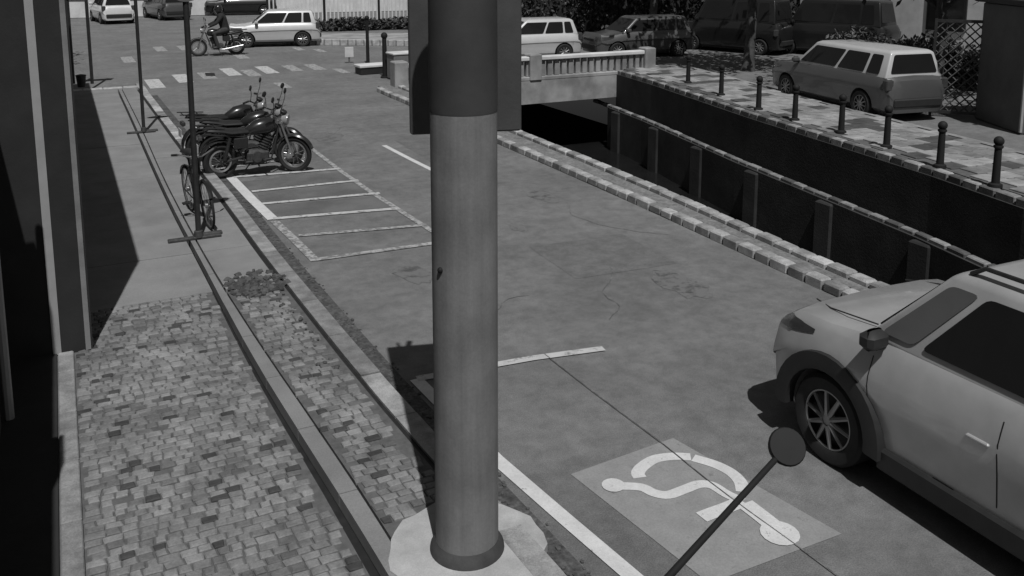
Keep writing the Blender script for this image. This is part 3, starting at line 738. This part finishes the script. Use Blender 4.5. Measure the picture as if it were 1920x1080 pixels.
suv = make_car('suv', 'silver grey compact suv with black wheel arch flares driving on the road', SILVER, 4.15, 1.82, 1.76, 1.07, 1.06, 1.13, .80, .82, 1.05, 1.58, .3, .345, True, True, rails=True, glass_q=GLASS_G)
local_fix(suv, (5.46, 2.60, 0), R(-1.0))
fcar = make_car('parked_car', 'grey estate car with pale roof parked behind the far bollards', GREYCAR, 4.7, 1.75, 1.62, 1.0, .95, 1.02, .85, .9, 1.15, 1.75, .25, .32, False, False)
for o in fcar.children:
    if o.name.startswith('cabin'): o.data.materials[0] = PALECAR
local_fix(fcar, (17.3, 15.6, 0), R(-9))
crowd = [('moving_car', 'pale hatchback driving across the junction behind the motorcyclist', PALECAR, (7.6, 37.2), 78, 3.7),
         ('parked_car', 'white car parked far down the street beyond the junction', mat('white_car', .6, .35, .05, 3, coat=.5), (2.3, 54), 8, 4.0),
         ('parked_car', 'dark grey car beside the white car beyond the junction', GREYCAR, (5.3, 55.5), 12, 4.1),
         ('parked_car', 'black car standing near the fence beyond the junction', DARKCAR, (9.8, 57), 80, 4.2),
         ('moving_car', 'pale silver car crossing the bridge behind the balustrade', PALECAR, (14.6, 28.0), 84, 3.7),
         ('moving_car', 'dark grey car crossing the bridge behind the balustrade', GREYCAR, (18.9, 27.3), 84, 4.0),
         ('parked_van', 'tall black van parked under the trees beyond the canal', DARKCAR, (23.3, 27.0), 20, 4.4),
         ('parked_van', 'second tall black van parked nearer the hedge beyond the canal', DARKCAR, (25.6, 24.2), 20, 4.4)]
base = None
for nm, lb, pm, (x, y), a, L_ in crowd:
    van = 'van' in nm
    c = make_car(nm, lb, pm, L_, 1.72, 2.1 if van else 1.48, 1.15 if van else .93, 1.1 if van else .88, 1.2 if van else .95, .76, .72, .8 if van else 1.0, 1.2 if van else 1.6, .3, .30, False, False)
    c['category'] = 'van' if van else 'car'
    local_fix(c, (x, y, 0), R(a))

# ------------------------------------------------------------------ motorcycle (front along +X)
def make_motorcycle(label, group, box=True, paint=BPAINT):
    t = thing('motorcycle', label, 'motorcycle', (0, 0, 0), 0, group)
    wheel(t, (-.62, 0, .30), (0, 1, 0), .30, .11, 12, 'moto'); wheel(t, (.66, 0, .31), (0, 1, 0), .31, .085, 12, 'moto')
    f = MB()
    for s in (-1, 1): f.tube([(.66, s * .085, .31), (.47, s * .085, .80), (.42, s * .085, .93)], [.026, .022, .018])
    f.box((.455, 0, .86), (.07, .22, .03)); f.box((.42, 0, .93), (.07, .22, .03)); f.build('fork', CHROME, t, True)
    h = MB(); h.tube([(.28, -.38, 1.03), (.36, -.27, 1.05), (.40, -.1, .97), (.40, .1, .97), (.36, .27, 1.05), (.28, .38, 1.03)], .012); hb_ = h.build('handlebar', DARKM, t, True)
    for s in (-1, 1):
        MB().tube([(.345, s * .29, 1.048), (.275, s * .385, 1.03)], .019).build('grip', RUBBER, hb_, True)
        m = MB().tube([(.37, s * .24, 1.05), (.40, s * .30, 1.18), (.40, s * .33, 1.26)], .006, 6); m.ball((.395, s * .34, 1.30), .075, 10, 6, (.25, 1, .65)); m.build('mirror', BLACKP, hb_, True)
        MB().tube([(.36, s * .22, 1.04), (.42, s * .33, 1.06)], .006, 5).build('brake_lever', CHROME, hb_, True)
    MB().lathe((.50, 0, .90), (1, 0, -.1), [(-.08, .03), (-.05, .075), (.03, .095), (.055, .09), (.065, 0)], 18).build('headlight', LENS, t, True)
    MB().lathe((.47, 0, 1.02), (.4, 0, 1), [(-.03, .05), (.02, .065), (.03, .055), (.03, 0)], 14).build('speedometer', BLACKP, t, True)
    tk = MB(); secs = []
    for x, w_, z0, z1 in ((.34, .06, .74, .86), (.30, .11, .70, .93), (.16, .145, .68, .965), (-.02, .14, .68, .93), (-.16, .10, .69, .83), (-.20, .07, .70, .80)):
        secs.append([(x, w_ * math.cos(a * math.pi / 6), (z0 + z1) / 2 + (z1 - z0) / 2 * math.sin(a * math.pi / 6)) for a in range(12)])
    loft(tk, secs); tk.build('fuel_tank', paint, t, True)
    st_ = MB(); secs = []
    for x, w_, z0, z1 in ((-.12, .08, .72, .79), (-.2, .13, .73, .80), (-.45, .14, .74, .81), (-.6, .13, .77, .85), (-.82, .11, .80, .87), (-.88, .07, .81, .85)):
        secs.append([(x, w_ * math.copysign(abs(math.cos(a * math.pi / 6)) ** .5, math.cos(a * math.pi / 6)), (z0 + z1) / 2 + (z1 - z0) / 2 * math.sin(a * math.pi / 6)) for a in range(12)])
    loft(st_, secs); st_.build('seat', SEATM, t, True)
    fr_ = MB()
    for s in (-1, 1):
        fr_.tube([(.40, 0, .84), (.30, s * .09, .55), (.22, s * .11, .28), (-.22, s * .11, .26), (-.30, s * .11, .45), (-.25, s * .1, .70), (.36, 0, .80)], .017)
        fr_.tube([(-.25, s * .1, .70), (-.88, s * .1, .79)], .014); fr_.tube([(-.28, s * .12, .36), (-.62, s * .10, .30)], .022); fr_.tube([(-.58, s * .13, .34), (-.48, s * .13, .70)], [.034, .026])
    fr_.build('frame', DARKM, t, True)
    e = MB(); e.bbox((.0, 0, .34), (.38, .24, .20), .04); e.tube([(.1, 0, .42), (.2, 0, .66)], [.085, .08], 14)
    for k in range(5): e.lathe((.115 + k * .018, 0, .46 + k * .043), (.38, 0, .92), [(0, .105), (.012, .105)], 14)
    e.lathe((-.02, -.14, .34), (0, 1, 0), [(0, .09), (.28, .09)], 18); e.build('engine', IRON, t, True)
    MB().tube([(.24, .06, .58), (.31, .09, .42), (.2, .13, .24), (-.2, .15, .23), (-.45, .16, .27), (-.85, .17, .35)], [.02, .02, .022, .024, .045, .042], 10).build('exhaust', CHROME, t, True)
    for nm, c, R0, a0, a1, wd in (('front_mudguard', (.66, 0, .31), .35, .35, 2.6, .065), ('rear_mudguard', (-.62, 0, .30), .36, .9, 3.2, .08)):
        vs = []; n = 12
        for k in range(n + 1):
            a = a0 + (a1 - a0) * k / n
            for y_, dr in ((-wd, -.02), (-wd * .6, .004), (wd * .6, .004), (wd, -.02), (wd * .6, -.008), (-wd * .6, -.008)): vs.append((c[0] + (R0 + dr) * math.cos(a), y_, c[2] + (R0 + dr) * math.sin(a)))
        MB().add(vs, [(6 * k + j, 6 * k + (j + 1) % 6, 6 * k + 6 + (j + 1) % 6, 6 * k + 6 + j) for k in range(n) for j in range(6)]).build(nm, paint, t, True)
    M_ = Matrix.Translation((.46, 0, 0)) @ Matrix.Rotation(R(-34), 4, 'Z') @ Matrix.Translation((-.46, 0, 0))
    for ch in t.children:
        nm_ = ch.name.split('.')[0]
        if nm_ in ('fork', 'handlebar', 'headlight', 'speedometer', 'front_mudguard') or (nm_ == 'wheel' and ch.data.vertices[0].co.x > 0):
            ch.location = M_.translation; ch.rotation_euler = M_.to_euler()
    for s in (-1, 1): MB().bbox((-.3, s * .125, .60), (.24, .03, .18), .012).build('side_cover', paint, t)
    MB().bbox((-.95, 0, .72), (.07, .14, .08), .015).build('tail_light', LENS_D, t)
    MB().bbox((-1.0, 0, .56), (.012, .18, .14), .003).build('number_plate', mat('plate', .4, .5, .1, 5), t)
    MB().tube([(.02, .14, .28), (-.12, .30, .008)], [.012, .010]).build('side_stand', DARKM, t, True)
    for s in (-1, 1): MB().tube([(.08, s * .12, .28), (.08, s * .29, .29)], .016).build('foot_peg', RUBBER, t, True)
    if box:
        rk = MB()
        for s in (-1, 1): rk.tube([(-.55, s * .1, .86), (-1.02, s * .1, .90)], .010)
        for x in (-.7, -.95): rk.tube([(x, -.1, .885), (x, .1, .885)], .009)
        rk.build('luggage_rack', DARKM, t, True)
    return t
mgroup = 'motorcycles parked in the marked bay'
m1 = make_motorcycle('black motorcycle parked next to the leaning bicycle, its luggage rack over the kerb', mgroup)
specs = [((2.55, 15.0), 4, -2, 'black motorcycle parked first in the row, next to the hatched bay lines'), ((2.62, 15.75), -6, 3, 'black motorcycle parked in the middle of the row of three'),
         ((2.45, 16.55), 8, -4, 'black motorcycle parked last in the row, towards the zebra crossing')]
for i, ((x, y), a, lean, lb) in enumerate(specs):
    o = m1 if i == 0 else clone(m1)
    o.location = (x, y, 0); o.rotation_euler = (R(6), 0, R(a)); o['label'] = lb; o.scale = (1.0, 1.0, 1.06)
# the fourth carries a rider across the junction
mr2 = clone(m1); mr2.location = (4.9, 34.3, 0); mr2.rotation_euler = (0, 0, R(176)); mr2.scale = (1.06, 1.06, 1.06); del mr2['group']
for ch in mr2.children:
    if ch.location.length > .01 and ch.name.split('.')[0] in ('fork', 'handlebar', 'headlight', 'speedometer', 'front_mudguard', 'wheel'): ch.location = (0, 0, 0); ch.rotation_euler = (0, 0, 0)
mr2['label'] = 'dark motorcycle under a rider crossing the far junction'

# ------------------------------------------------------------------ rider
def blob(name, caps, m_, parent, vox=.014, sm=4):
    b = MB()
    for c in caps:
        pth = [Vector(p) for p, _ in c]; rr_ = [r for _, r in c]
        b.tube(pth, rr_, 12)
        for p, r in c: b.ball(p, r, 12, 8)
    o = b.build(name, m_, parent)
    applied(o, [('REMESH', dict(mode='VOXEL', voxel_size=vox)), ('SMOOTH', dict(factor=.5, iterations=sm))])
    for p in o.data.polygons: p.use_smooth = True
    if not o.data.materials: o.data.materials.append(m_)
    return o
pz = thing('person', 'motorcycle rider in dark jacket, trousers and helmet riding across the junction', 'person', (4.9, 34.3, 0), R(176)); pz.scale = (1.06, 1.06, 1.06)
def body_caps(g):
    """skeleton in the motorcycle frame, front +X; g widens it for clothes"""
    arms, legs, tors = [], [], []
    tors.append([((-.28, 0, .90), .15 + g), ((-.24, 0, 1.08), .14 + g), ((-.17, 0, 1.30), .16 + g), ((-.14, 0, 1.40), .12 + g)])
    for s in (-1, 1):
        tors.append([((-.15, s * .02, 1.37), .10 + g), ((-.14, s * .17, 1.37), .072 + g)])
        arms.append([((-.14, s * .19, 1.36), .058 + g), ((.04, s * .30, 1.16), .045 + g), ((.24, s * .335, 1.07), .033 + g)])
        legs.append([((-.27, s * .10, .90), .10 + g), ((.12, s * .19, .80), .072 + g), ((.04, s * .20, .48), .052 + g), ((.02, s * .20, .36), .04 + g)])
    return tors, arms, legs
T, A_, Lg = body_caps(0)
hands = []
for s in (-1, 1):
    hands.append([((.24, s * .335, 1.07), .028), ((.30, s * .335, 1.055), .034)])
    for k in range(4):
        yb = s * (.300 + .022 * k)
        hands.append([((.31, yb, 1.06), .010), ((.345, yb, 1.062 - .002 * k), .0095), ((.352, yb, 1.03), .009), ((.32, yb, 1.012), .0085)])
    hands.append([((.27, s * .31, 1.06), .012), ((.30, s * .285, 1.03), .011), ((.325, s * .283, 1.008), .010)])
feet = [[((.02, s * .20, .34), .04), ((.0, s * .20, .30), .04), ((.12, s * .21, .285), .032)] for s in (-1, 1)]
head = [[((-.12, 0, 1.42), .06), ((-.09, 0, 1.54), .06)], [((-.075, 0, 1.60), .095), ((-.07, 0, 1.66), .10)], [((.025, 0, 1.60), .018), ((.035, 0, 1.585), .014)]]
body = blob('body', T + A_ + Lg + hands + feet + head, SKIN, pz, .013, 3)
T2, A2, L2 = body_caps(.016)
blob('jacket', T2 + A2, CLOTH_D, pz, .016)
blob('trousers', L2 + [[((-.28, 0, .90), .165), ((-.26, 0, .98), .155)]], CLOTH_M, pz, .016)
for s in (-1, 1): blob('shoe', [[((.02, s * .20, .36), .052), ((.0, s * .20, .31), .054), ((.14, s * .21, .295), .044)]], BLACKP, pz, .012)
hm = blob('helmet', [[((-.085, 0, 1.60), .135), ((-.075, 0, 1.67), .138)]], BPAINT, pz, .014)
MB().ball((-.01, 0, 1.635), .10, 14, 8, (.85, 1.0, .5)).build('visor', GLASS, hm, True)

# ------------------------------------------------------------------ bicycle leaning on the sign pole (front along -Y, seen end-on)
bk = thing('bicycle', 'dark bicycle leaning against the near sign pole on the pavement', 'bicycle', (0, 0, 0))
wheel(bk, (.52, 0, .335), (0, 1, 0), .335, .035, 20, 'bike'); wheel(bk, (-.52, 0, .335), (0, 1, 0), .335, .035, 20, 'bike')
f = MB(); f.tube([(.33, 0, .86), (.29, 0, .72), (-.12, 0, .28)], .016); f.tube([(.31, 0, .80), (-.22, 0, .74)], .014); f.tube([(-.27, 0, .86), (-.12, 0, .28)], .015)
for s in (-1, 1): f.tube([(-.12, s * .03, .28), (-.52, s * .05, .335)], .009); f.tube([(-.23, s * .02, .72), (-.52, s * .05, .335)], .008)
f.build('frame', BPAINT, bk, True)
f = MB()
for s in (-1, 1): f.tube([(.36, s * .03, .74), (.39, s * .05, .68), (.52, s * .05, .335)], .010)
f.tube([(.36, -.03, .74), (.36, .03, .74)], .011); f.tube([(.36, 0, .74), (.31, 0, .96)], .013); f.build('fork', DARKM, bk, True)
hb2 = MB().tube([(.18, -.29, 1.02), (.28, -.22, 1.03), (.33, -.06, .97), (.33, .06, .97), (.28, .22, 1.03), (.18, .29, 1.02)], .011).build('handlebar', CHROME, bk, True)
for s in (-1, 1): MB().tube([(.25, s * .24, 1.027), (.17, s * .297, 1.018)], .016).build('grip', RUBBER, hb2, True)
sd_ = MB(); loft(sd_, [[(x, w_ * math.cos(a * math.pi / 5), .93 + h_ * math.sin(a * math.pi / 5)) for a in range(10)] for x, w_, h_ in ((-.08, .02, .015), (-.14, .03, .025), (-.24, .06, .03), (-.36, .085, .035), (-.40, .06, .02))])
sd_.build('saddle', SEATM, bk, True); MB().tube([(-.26, 0, .84), (-.285, 0, .92)], .012).build('seat_post', CHROME, bk, True)
MB().lathe((-.12, .035, .28), (0, 1, 0), [(0, .09), (.006, .09)], 24).build('chainring', IRON, bk)
for s in (-1, 1):
    cr = MB().tube([(-.12, s * .05, .28), (-.12 + s * .15, s * .06, .20)], .009).build('crank', CHROME, bk, True)
    MB().box((-.12 + s * .15, s * .11, .20), (.09, .09, .02)).build('pedal', RUBBER, cr)
for x in (.52, -.52):
    vs = []
    for k in range(11):
        a = .5 + 2.2 * k / 10
        for y_, rr_ in ((-.03, .35), (0, .362), (.03, .35)): vs.append((x + rr_ * math.cos(a), y_, .335 + rr_ * math.sin(a)))
    MB().add(vs, [(3 * k + j, 3 * k + j + 1, 3 * k + 4 + j, 3 * k + 3 + j) for k in range(10) for j in range(2)]).build('mudguard', BPAINT, bk, True, False)
bk.location = (1.22, 12.15, SW + .003); bk.rotation_euler = (R(4), 0, R(-84))
# ------------------------------------------------------------------ sign poles with cross feet
def sign_pole(px, py, label, h=3.4, r=.035, foot=.62):
    p = G(px, py, SW); t = thing('sign_pole', label, 'sign pole', (p.x, p.y, SW), 0, None)
    MB().tube([(0, 0, .01), (0, 0, h)], r, 12).build('pole', DARKM, t, True)
    MB().bbox((-.05, 0, .022), (foot, .09, .036), .008).build('foot', IRON, t); MB().bbox((.13, .12, .02), (foot * .55, .09, .034), .008).build('foot', IRON, t)
    MB().lathe((0, 0, .03), (0, 0, 1), [(0, .06), (.08, .055), (.09, .038)], 12).build('socket', IRON, t, True)
    MB().lathe((0, -.045, h - .28), (0, -1, 0), [(0, .24), (.008, .24)], 28).build('sign_plate', GPAINT, t)
    return t
sign_pole(373, 448, 'dark sign pole with cross foot that the bicycle leans on', 3.6, .036, .66)
sign_pole(270, 249, 'slim dark sign pole with cross foot standing alone on the pavement', 3.6, .034, .55)
# two-legged frame at the corner
fp_ = thing('street_sign', 'two legged dark sign frame at the pavement corner', 'sign', (0, 0, 0))
for px, py in ((138, 157), (173, 157)):
    p = G(px, py, SW); MB().tube([(p.x, p.y, SW), (p.x, p.y, 3.6)], .045).build('leg', DARKM, fp_, True); q = p
MB().bbox((q.x - .22, q.y, 3.2), (.8, .05, .7), .01).build('sign_plate', DARKM, fp_)
p = G(153, 163, SW); bin_ = thing('litter_bin', 'small dark litter bin between the legs of the corner sign', 'bin', (p.x, p.y, SW))
MB().lathe((0, 0, 0), (0, 0, 1), [(0, .10), (.3, .13), (.31, .14), (.33, .14), (.34, .11), (.36, 0)], 14).build('bin_body', BLACKP, bin_, True)

# ================================================================== corner by the canal, far background
def post(px, py, h, r, lb):
    p = G(px, py, 0); t = thing('corner_post', lb, 'post', (p.x, p.y, 0))
    MB().lathe((0, 0, 0), (0, 0, 1), [(0, r * 1.9), (.05, r * 1.8), (.06, r), (h, r * .9)], 10).build('shaft', BLACKM, t, True); MB().ball((0, 0, h), r * 1.4).build('cap', BLACKM, t, True)
post(690, 121, 1.6, .06, 'thin black post on the bridge corner beside the white block')
post(722, 146, 1.3, .075, 'thicker black post at the canal end of the road kerb')
p = G(692, 138); wb = thing('concrete_block', 'low white topped concrete barrier at the bridge corner', 'barrier', (p.x + .1, p.y, 0), R(4))
MB().bbox((0, 0, .11), (.95, .5, .22), .02).build('base', BLACKP, wb); MB().bbox((0, 0, .265), (1.02, .56, .09), .02).build('cap', WHITEW, wb)
p = G(752, 150); gb = thing('control_cabinet', 'grey low cabinet with pale lid beside the canal corner posts', 'cabinet', (p.x + .3, p.y + .2, 0), R(4))
MB().bbox((0, 0, .40), (1.15, .55, .74), .02).build('case', mat('cabinet_grey', .16, .6, .15, 6), gb); MB().bbox((0, 0, .80), (1.2, .6, .06), .015).build('lid', WHITEW, gb); MB().bbox((.2, -.28, .45), (.4, .03, .5), .008).build('door', mat('cabinet_door', .13, .6, .15, 6), gb)
p = G(655, 118); sg = thing('marker_plate', 'small white slanted marker plate on a short stem at the junction', 'marker', (p.x, p.y, 0), R(-10))
MB().tube([(0, 0, 0), (0, 0, .4)], .03).build('stem', GPAINT, sg); MB().bbox((0, -.04, .38), (.30, .03, .36), .01).build('plate', WHITEW, sg)
# pale traffic island with kerb
isl = struct(MB().prism([G(545, 84), G(690, 84), G(800, 86), G(800, 66), G(545, 66)], -.01, .1).build('traffic_island', PALEW))
for i in range(18):
    a = G(532, 83).lerp(G(800, 86), i / 18); c = G(532, 83).lerp(G(800, 86), (i + 1) / 18)
    MB().bbox(((a.x + c.x) / 2, (a.y + c.y) / 2 - .15, .12), ((c - a).length - .02, .22, .26), .02).build('kerb_stone', KERB_L, isl)
# hedge and railing fence beyond the junction
def leaves(name, m_, n, vol, parent, size=(.05, .12), seed=1):
    r_ = random.Random(seed); b = MB()
    for i in range(n):
        c, d = vol(r_)
        q = Euler((r_.uniform(-1.2, 1.2), r_.uniform(-1.2, 1.2), r_.uniform(0, 6.28))).to_matrix(); s = r_.uniform(*size)
        b.add([c + q @ Vector(v) * s for v in ((-1, 0, 0), (-.1, -.5, .1), (1, 0, 0), (-.1, .5, .1))], [(0, 1, 2, 3)])
    return b.build(name, m_, parent, fix=False)
def hedge(label, p0, p1, h, wd, n, seed, m_=LEAF, cat='hedge'):
    t = thing('hedge', label, cat, (0, 0, 0)); p0, p1 = Vector(p0), Vector(p1); d = (p1 - p0); nn = Vector((-d.y, d.x, 0)).normalized()
    def vol(r_):
        u = r_.random(); a = r_.uniform(0, math.pi); k = r_.uniform(.75, 1.05) + .12 * math.sin(u * d.length * 2.3)
        return p0 + d * u + nn * math.cos(a) * wd / 2 * k + Vector((0, 0, .06 + h * (abs(math.sin(a)) ** .5) * k * r_.uniform(.1, 1) ** .4)), 0
    leaves('foliage', m_, n, vol, t, (.06, .15), seed)
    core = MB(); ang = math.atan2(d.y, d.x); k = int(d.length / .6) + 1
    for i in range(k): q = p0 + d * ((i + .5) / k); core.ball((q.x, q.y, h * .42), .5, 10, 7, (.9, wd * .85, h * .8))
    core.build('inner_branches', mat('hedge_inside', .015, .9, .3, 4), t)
    return t
hedge('low dark clipped hedge in front of the railing fence', (9.3, 43.2, 0), (21, 41.5, 0), .55, .8, 5000, 3)
fe = thing('railing_fence', 'pale vertical railing fence standing behind the low hedge', 'fence', (9.0, 45.2, 0), R(-7))
for z in (.35, 1.5): MB().box((7, 0, z), (14, .05, .06)).build('rail', FRAME_L, fe)
pal = MB().bbox((0, 0, .9), (.07, .03, 1.7), .008).mesh('pale', WHITEW)
for i in range(70):
    o = bpy.data.objects.new('pale', pal); C.objects.link(o); o.parent = fe; o.location = (.1 + i * .2, -.045, 0)
for i in range(6): MB().bbox((.02 + i * 2.79, .02, .95), (.12, .12, 1.9), .01).build('post', BLACKM, fe)
# dark hedges behind the bridge
hedge('tall dark hedge beyond the cars on the bridge', (17.2, 34.5, 0), (28.5, 31.5, 0), 2.6, 1.6, 9000, 5)
hedge('tall dark shrub mass behind the two black vans', (24.5, 30.0, 0), (34, 24, 0), 2.4, 1.6, 7000, 8)
hedge('loose sunlit shrubs behind the parked estate car', (22.4, 21.0, 0), (23.0, 12.0, 0), 1.3, 1.3, 6000, 9, LEAF2)
hedge('dark low hedge along the wall of the white building', (26.0, 13.5, 0), (25.0, 6.0, 0), .7, .9, 3500, 10)
# far buildings
def block(label, c, size, rz, m_, n, name='far_building', wz=(1.2, 1.5)):
    t = thing(name, label, 'building', c, R(rz)); L_, D_, H_ = size
    MB().bbox((0, 0, H_ / 2), (L_, D_, H_), .04).build('wall', m_, t); MB().bbox((0, 0, H_ + .15), (L_ + .4, D_ + .4, .3), .04).build('roof', PLASTER, t)
    for fl_ in range(int(H_ // 3)):
        for i in range(n):
            x = -L_ / 2 + L_ * (i + .5) / n
            wn = MB().bbox((x, -D_ / 2 - .01, fl_ * 3 + 1.75), (1.5, .1, 1.4), .01).build('window', DARKM, t); MB().box((x, -D_ / 2 - .07, fl_ * 3 + 1.75), (1.3, .03, 1.2)).build('pane', GLASS, wn)
    MB().box((-L_ / 2 + L_ * .5 / n + 1.6, -D_ / 2 - .03, 1.05), (.95, .08, 2.1)).build('door', BLACKP, t)
    return t
block('white building with dark windows behind the sunlit shrubs', (31.5, 15.0, 0), (26, 6, 7), -84, WHITEW, 6)
block('pale long building behind the railing fence', (16, 60, 0), (34, 8, 7), -7, WHITEW, 9)
block('dark grey building closing the far end of the street', (-2, 95, 0), (44, 10, 10), 0, PLASTER, 9)
# kiosk and lattice screen by the far road
kz = G(1885, 250, .0)
ki = thing('kiosk', 'plain grey kiosk box with pale corner trim beside the lattice screen', 'kiosk', (18.45, 11.95, 0), R(-26))
MB().bbox((.75, 0, 1.35), (2.3, 1.9, 2.7), .03).build('wall', mat('kiosk_grey', .11, .7, .1, 3, stain=.2), ki)
for x in (-.42,): 
    for s in (0, .13): MB().bbox((x + s, -.97, 1.35), (.055, .06, 2.6), .01).build('corner_trim', FRAME_L, ki)
MB().bbox((.75, 0, 2.78), (2.6, 2.2, .14), .03).build('roof', PLASTER_D, ki); MB().box((.15, -.965, 2.0), (.09, .03, .16)).build('vent', BLACKM, ki)
ls = thing('lattice_screen', 'dark diagonal lattice screen between the estate car and the kiosk', 'screen', (18.55, 12.9, 0), R(-50))
MB().box((0, 0, 2.25), (2.0, .06, .07)).build('rail', DARKM, ls); MB().box((0, 0, .12), (2.0, .06, .07)).build('rail', DARKM, ls)
for s in (-1, 1): MB().box((s * 1.03, 0, 1.15), (.06, .07, 2.3)).build('post', DARKM, ls)
for k in range(-9, 10):
    for dd, yo in ((1, -.016), (-1, .016)):
        x0 = k * .21; seg = []
        a = max(-1.0, x0 - 1.05); c = min(1.0, x0 + 1.05)
        if c - a < .15: continue
        za, zc = 1.18 + (a - x0) * dd, 1.18 + (c - x0) * dd
        MB().tube([(a, yo, za), (c, yo, zc)], .016, 4).build('slat', mat('lattice_slat', .07, .8, .3, 8), ls)
# trees on the far bank
def tree(loc, label, h, rad, n, seed):
    t = thing('tree', label, 'tree', loc); r_ = random.Random(seed)
    tr = MB().tube([(0, 0, -.05), (.04, .02, .4), (.08, -.03, h * .3), (.02, .05, h * .5)], [.26, .18, .15, .12], 10); tips = []
    for k in range(8):
        a = k * .785 + r_.uniform(-.3, .3); e = Vector((math.cos(a) * rad * .7, math.sin(a) * rad * .7, h * r_.uniform(.6, .95)))
        s0 = Vector((.04, .03, h * r_.uniform(.34, .48))); tr.tube([s0, s0.lerp(e, .5) + Vector((0, 0, .2)), e], [.08, .05, .02], 6); tips += [e, s0.lerp(e, .6) + Vector((0, 0, .3))]
    tips.append(Vector((0, 0, h)))
    for k in range(10): tips.append(Vector((r_.uniform(-.6, .6) * rad, r_.uniform(-.6, .6) * rad, h * r_.uniform(.6, 1.05))))
    tr.build('trunk', BARK, t, True)
    def vol(q):
        c = q.choice(tips); v = Vector((q.gauss(0, 1), q.gauss(0, 1), q.gauss(0, .7))) * rad * .2
        return c + v, 0
    leaves('crown', LEAF, n, vol, t, (.09, .2), seed + 50)
for i, (x, y, h, rad, lb) in enumerate([(19.6, 22.0, 6.2, 3.0, 'street tree by the kerb behind the bridge end of the far bank'), (19.9, 15.2, 6.0, 2.8, 'street tree behind the parked estate car'),
                                        (20.6, 8.4, 6.4, 3.0, 'street tree standing beyond the kiosk'), (21.8, 30.5, 7, 3.4, 'large street tree in front of the tall dark hedge'), (-3.4, 33.5, 6.5, 2.8, 'street tree across the side street from the dark shop front')]):
    tree((x, y, 0), lb, h, rad, 4200, 20 + i)
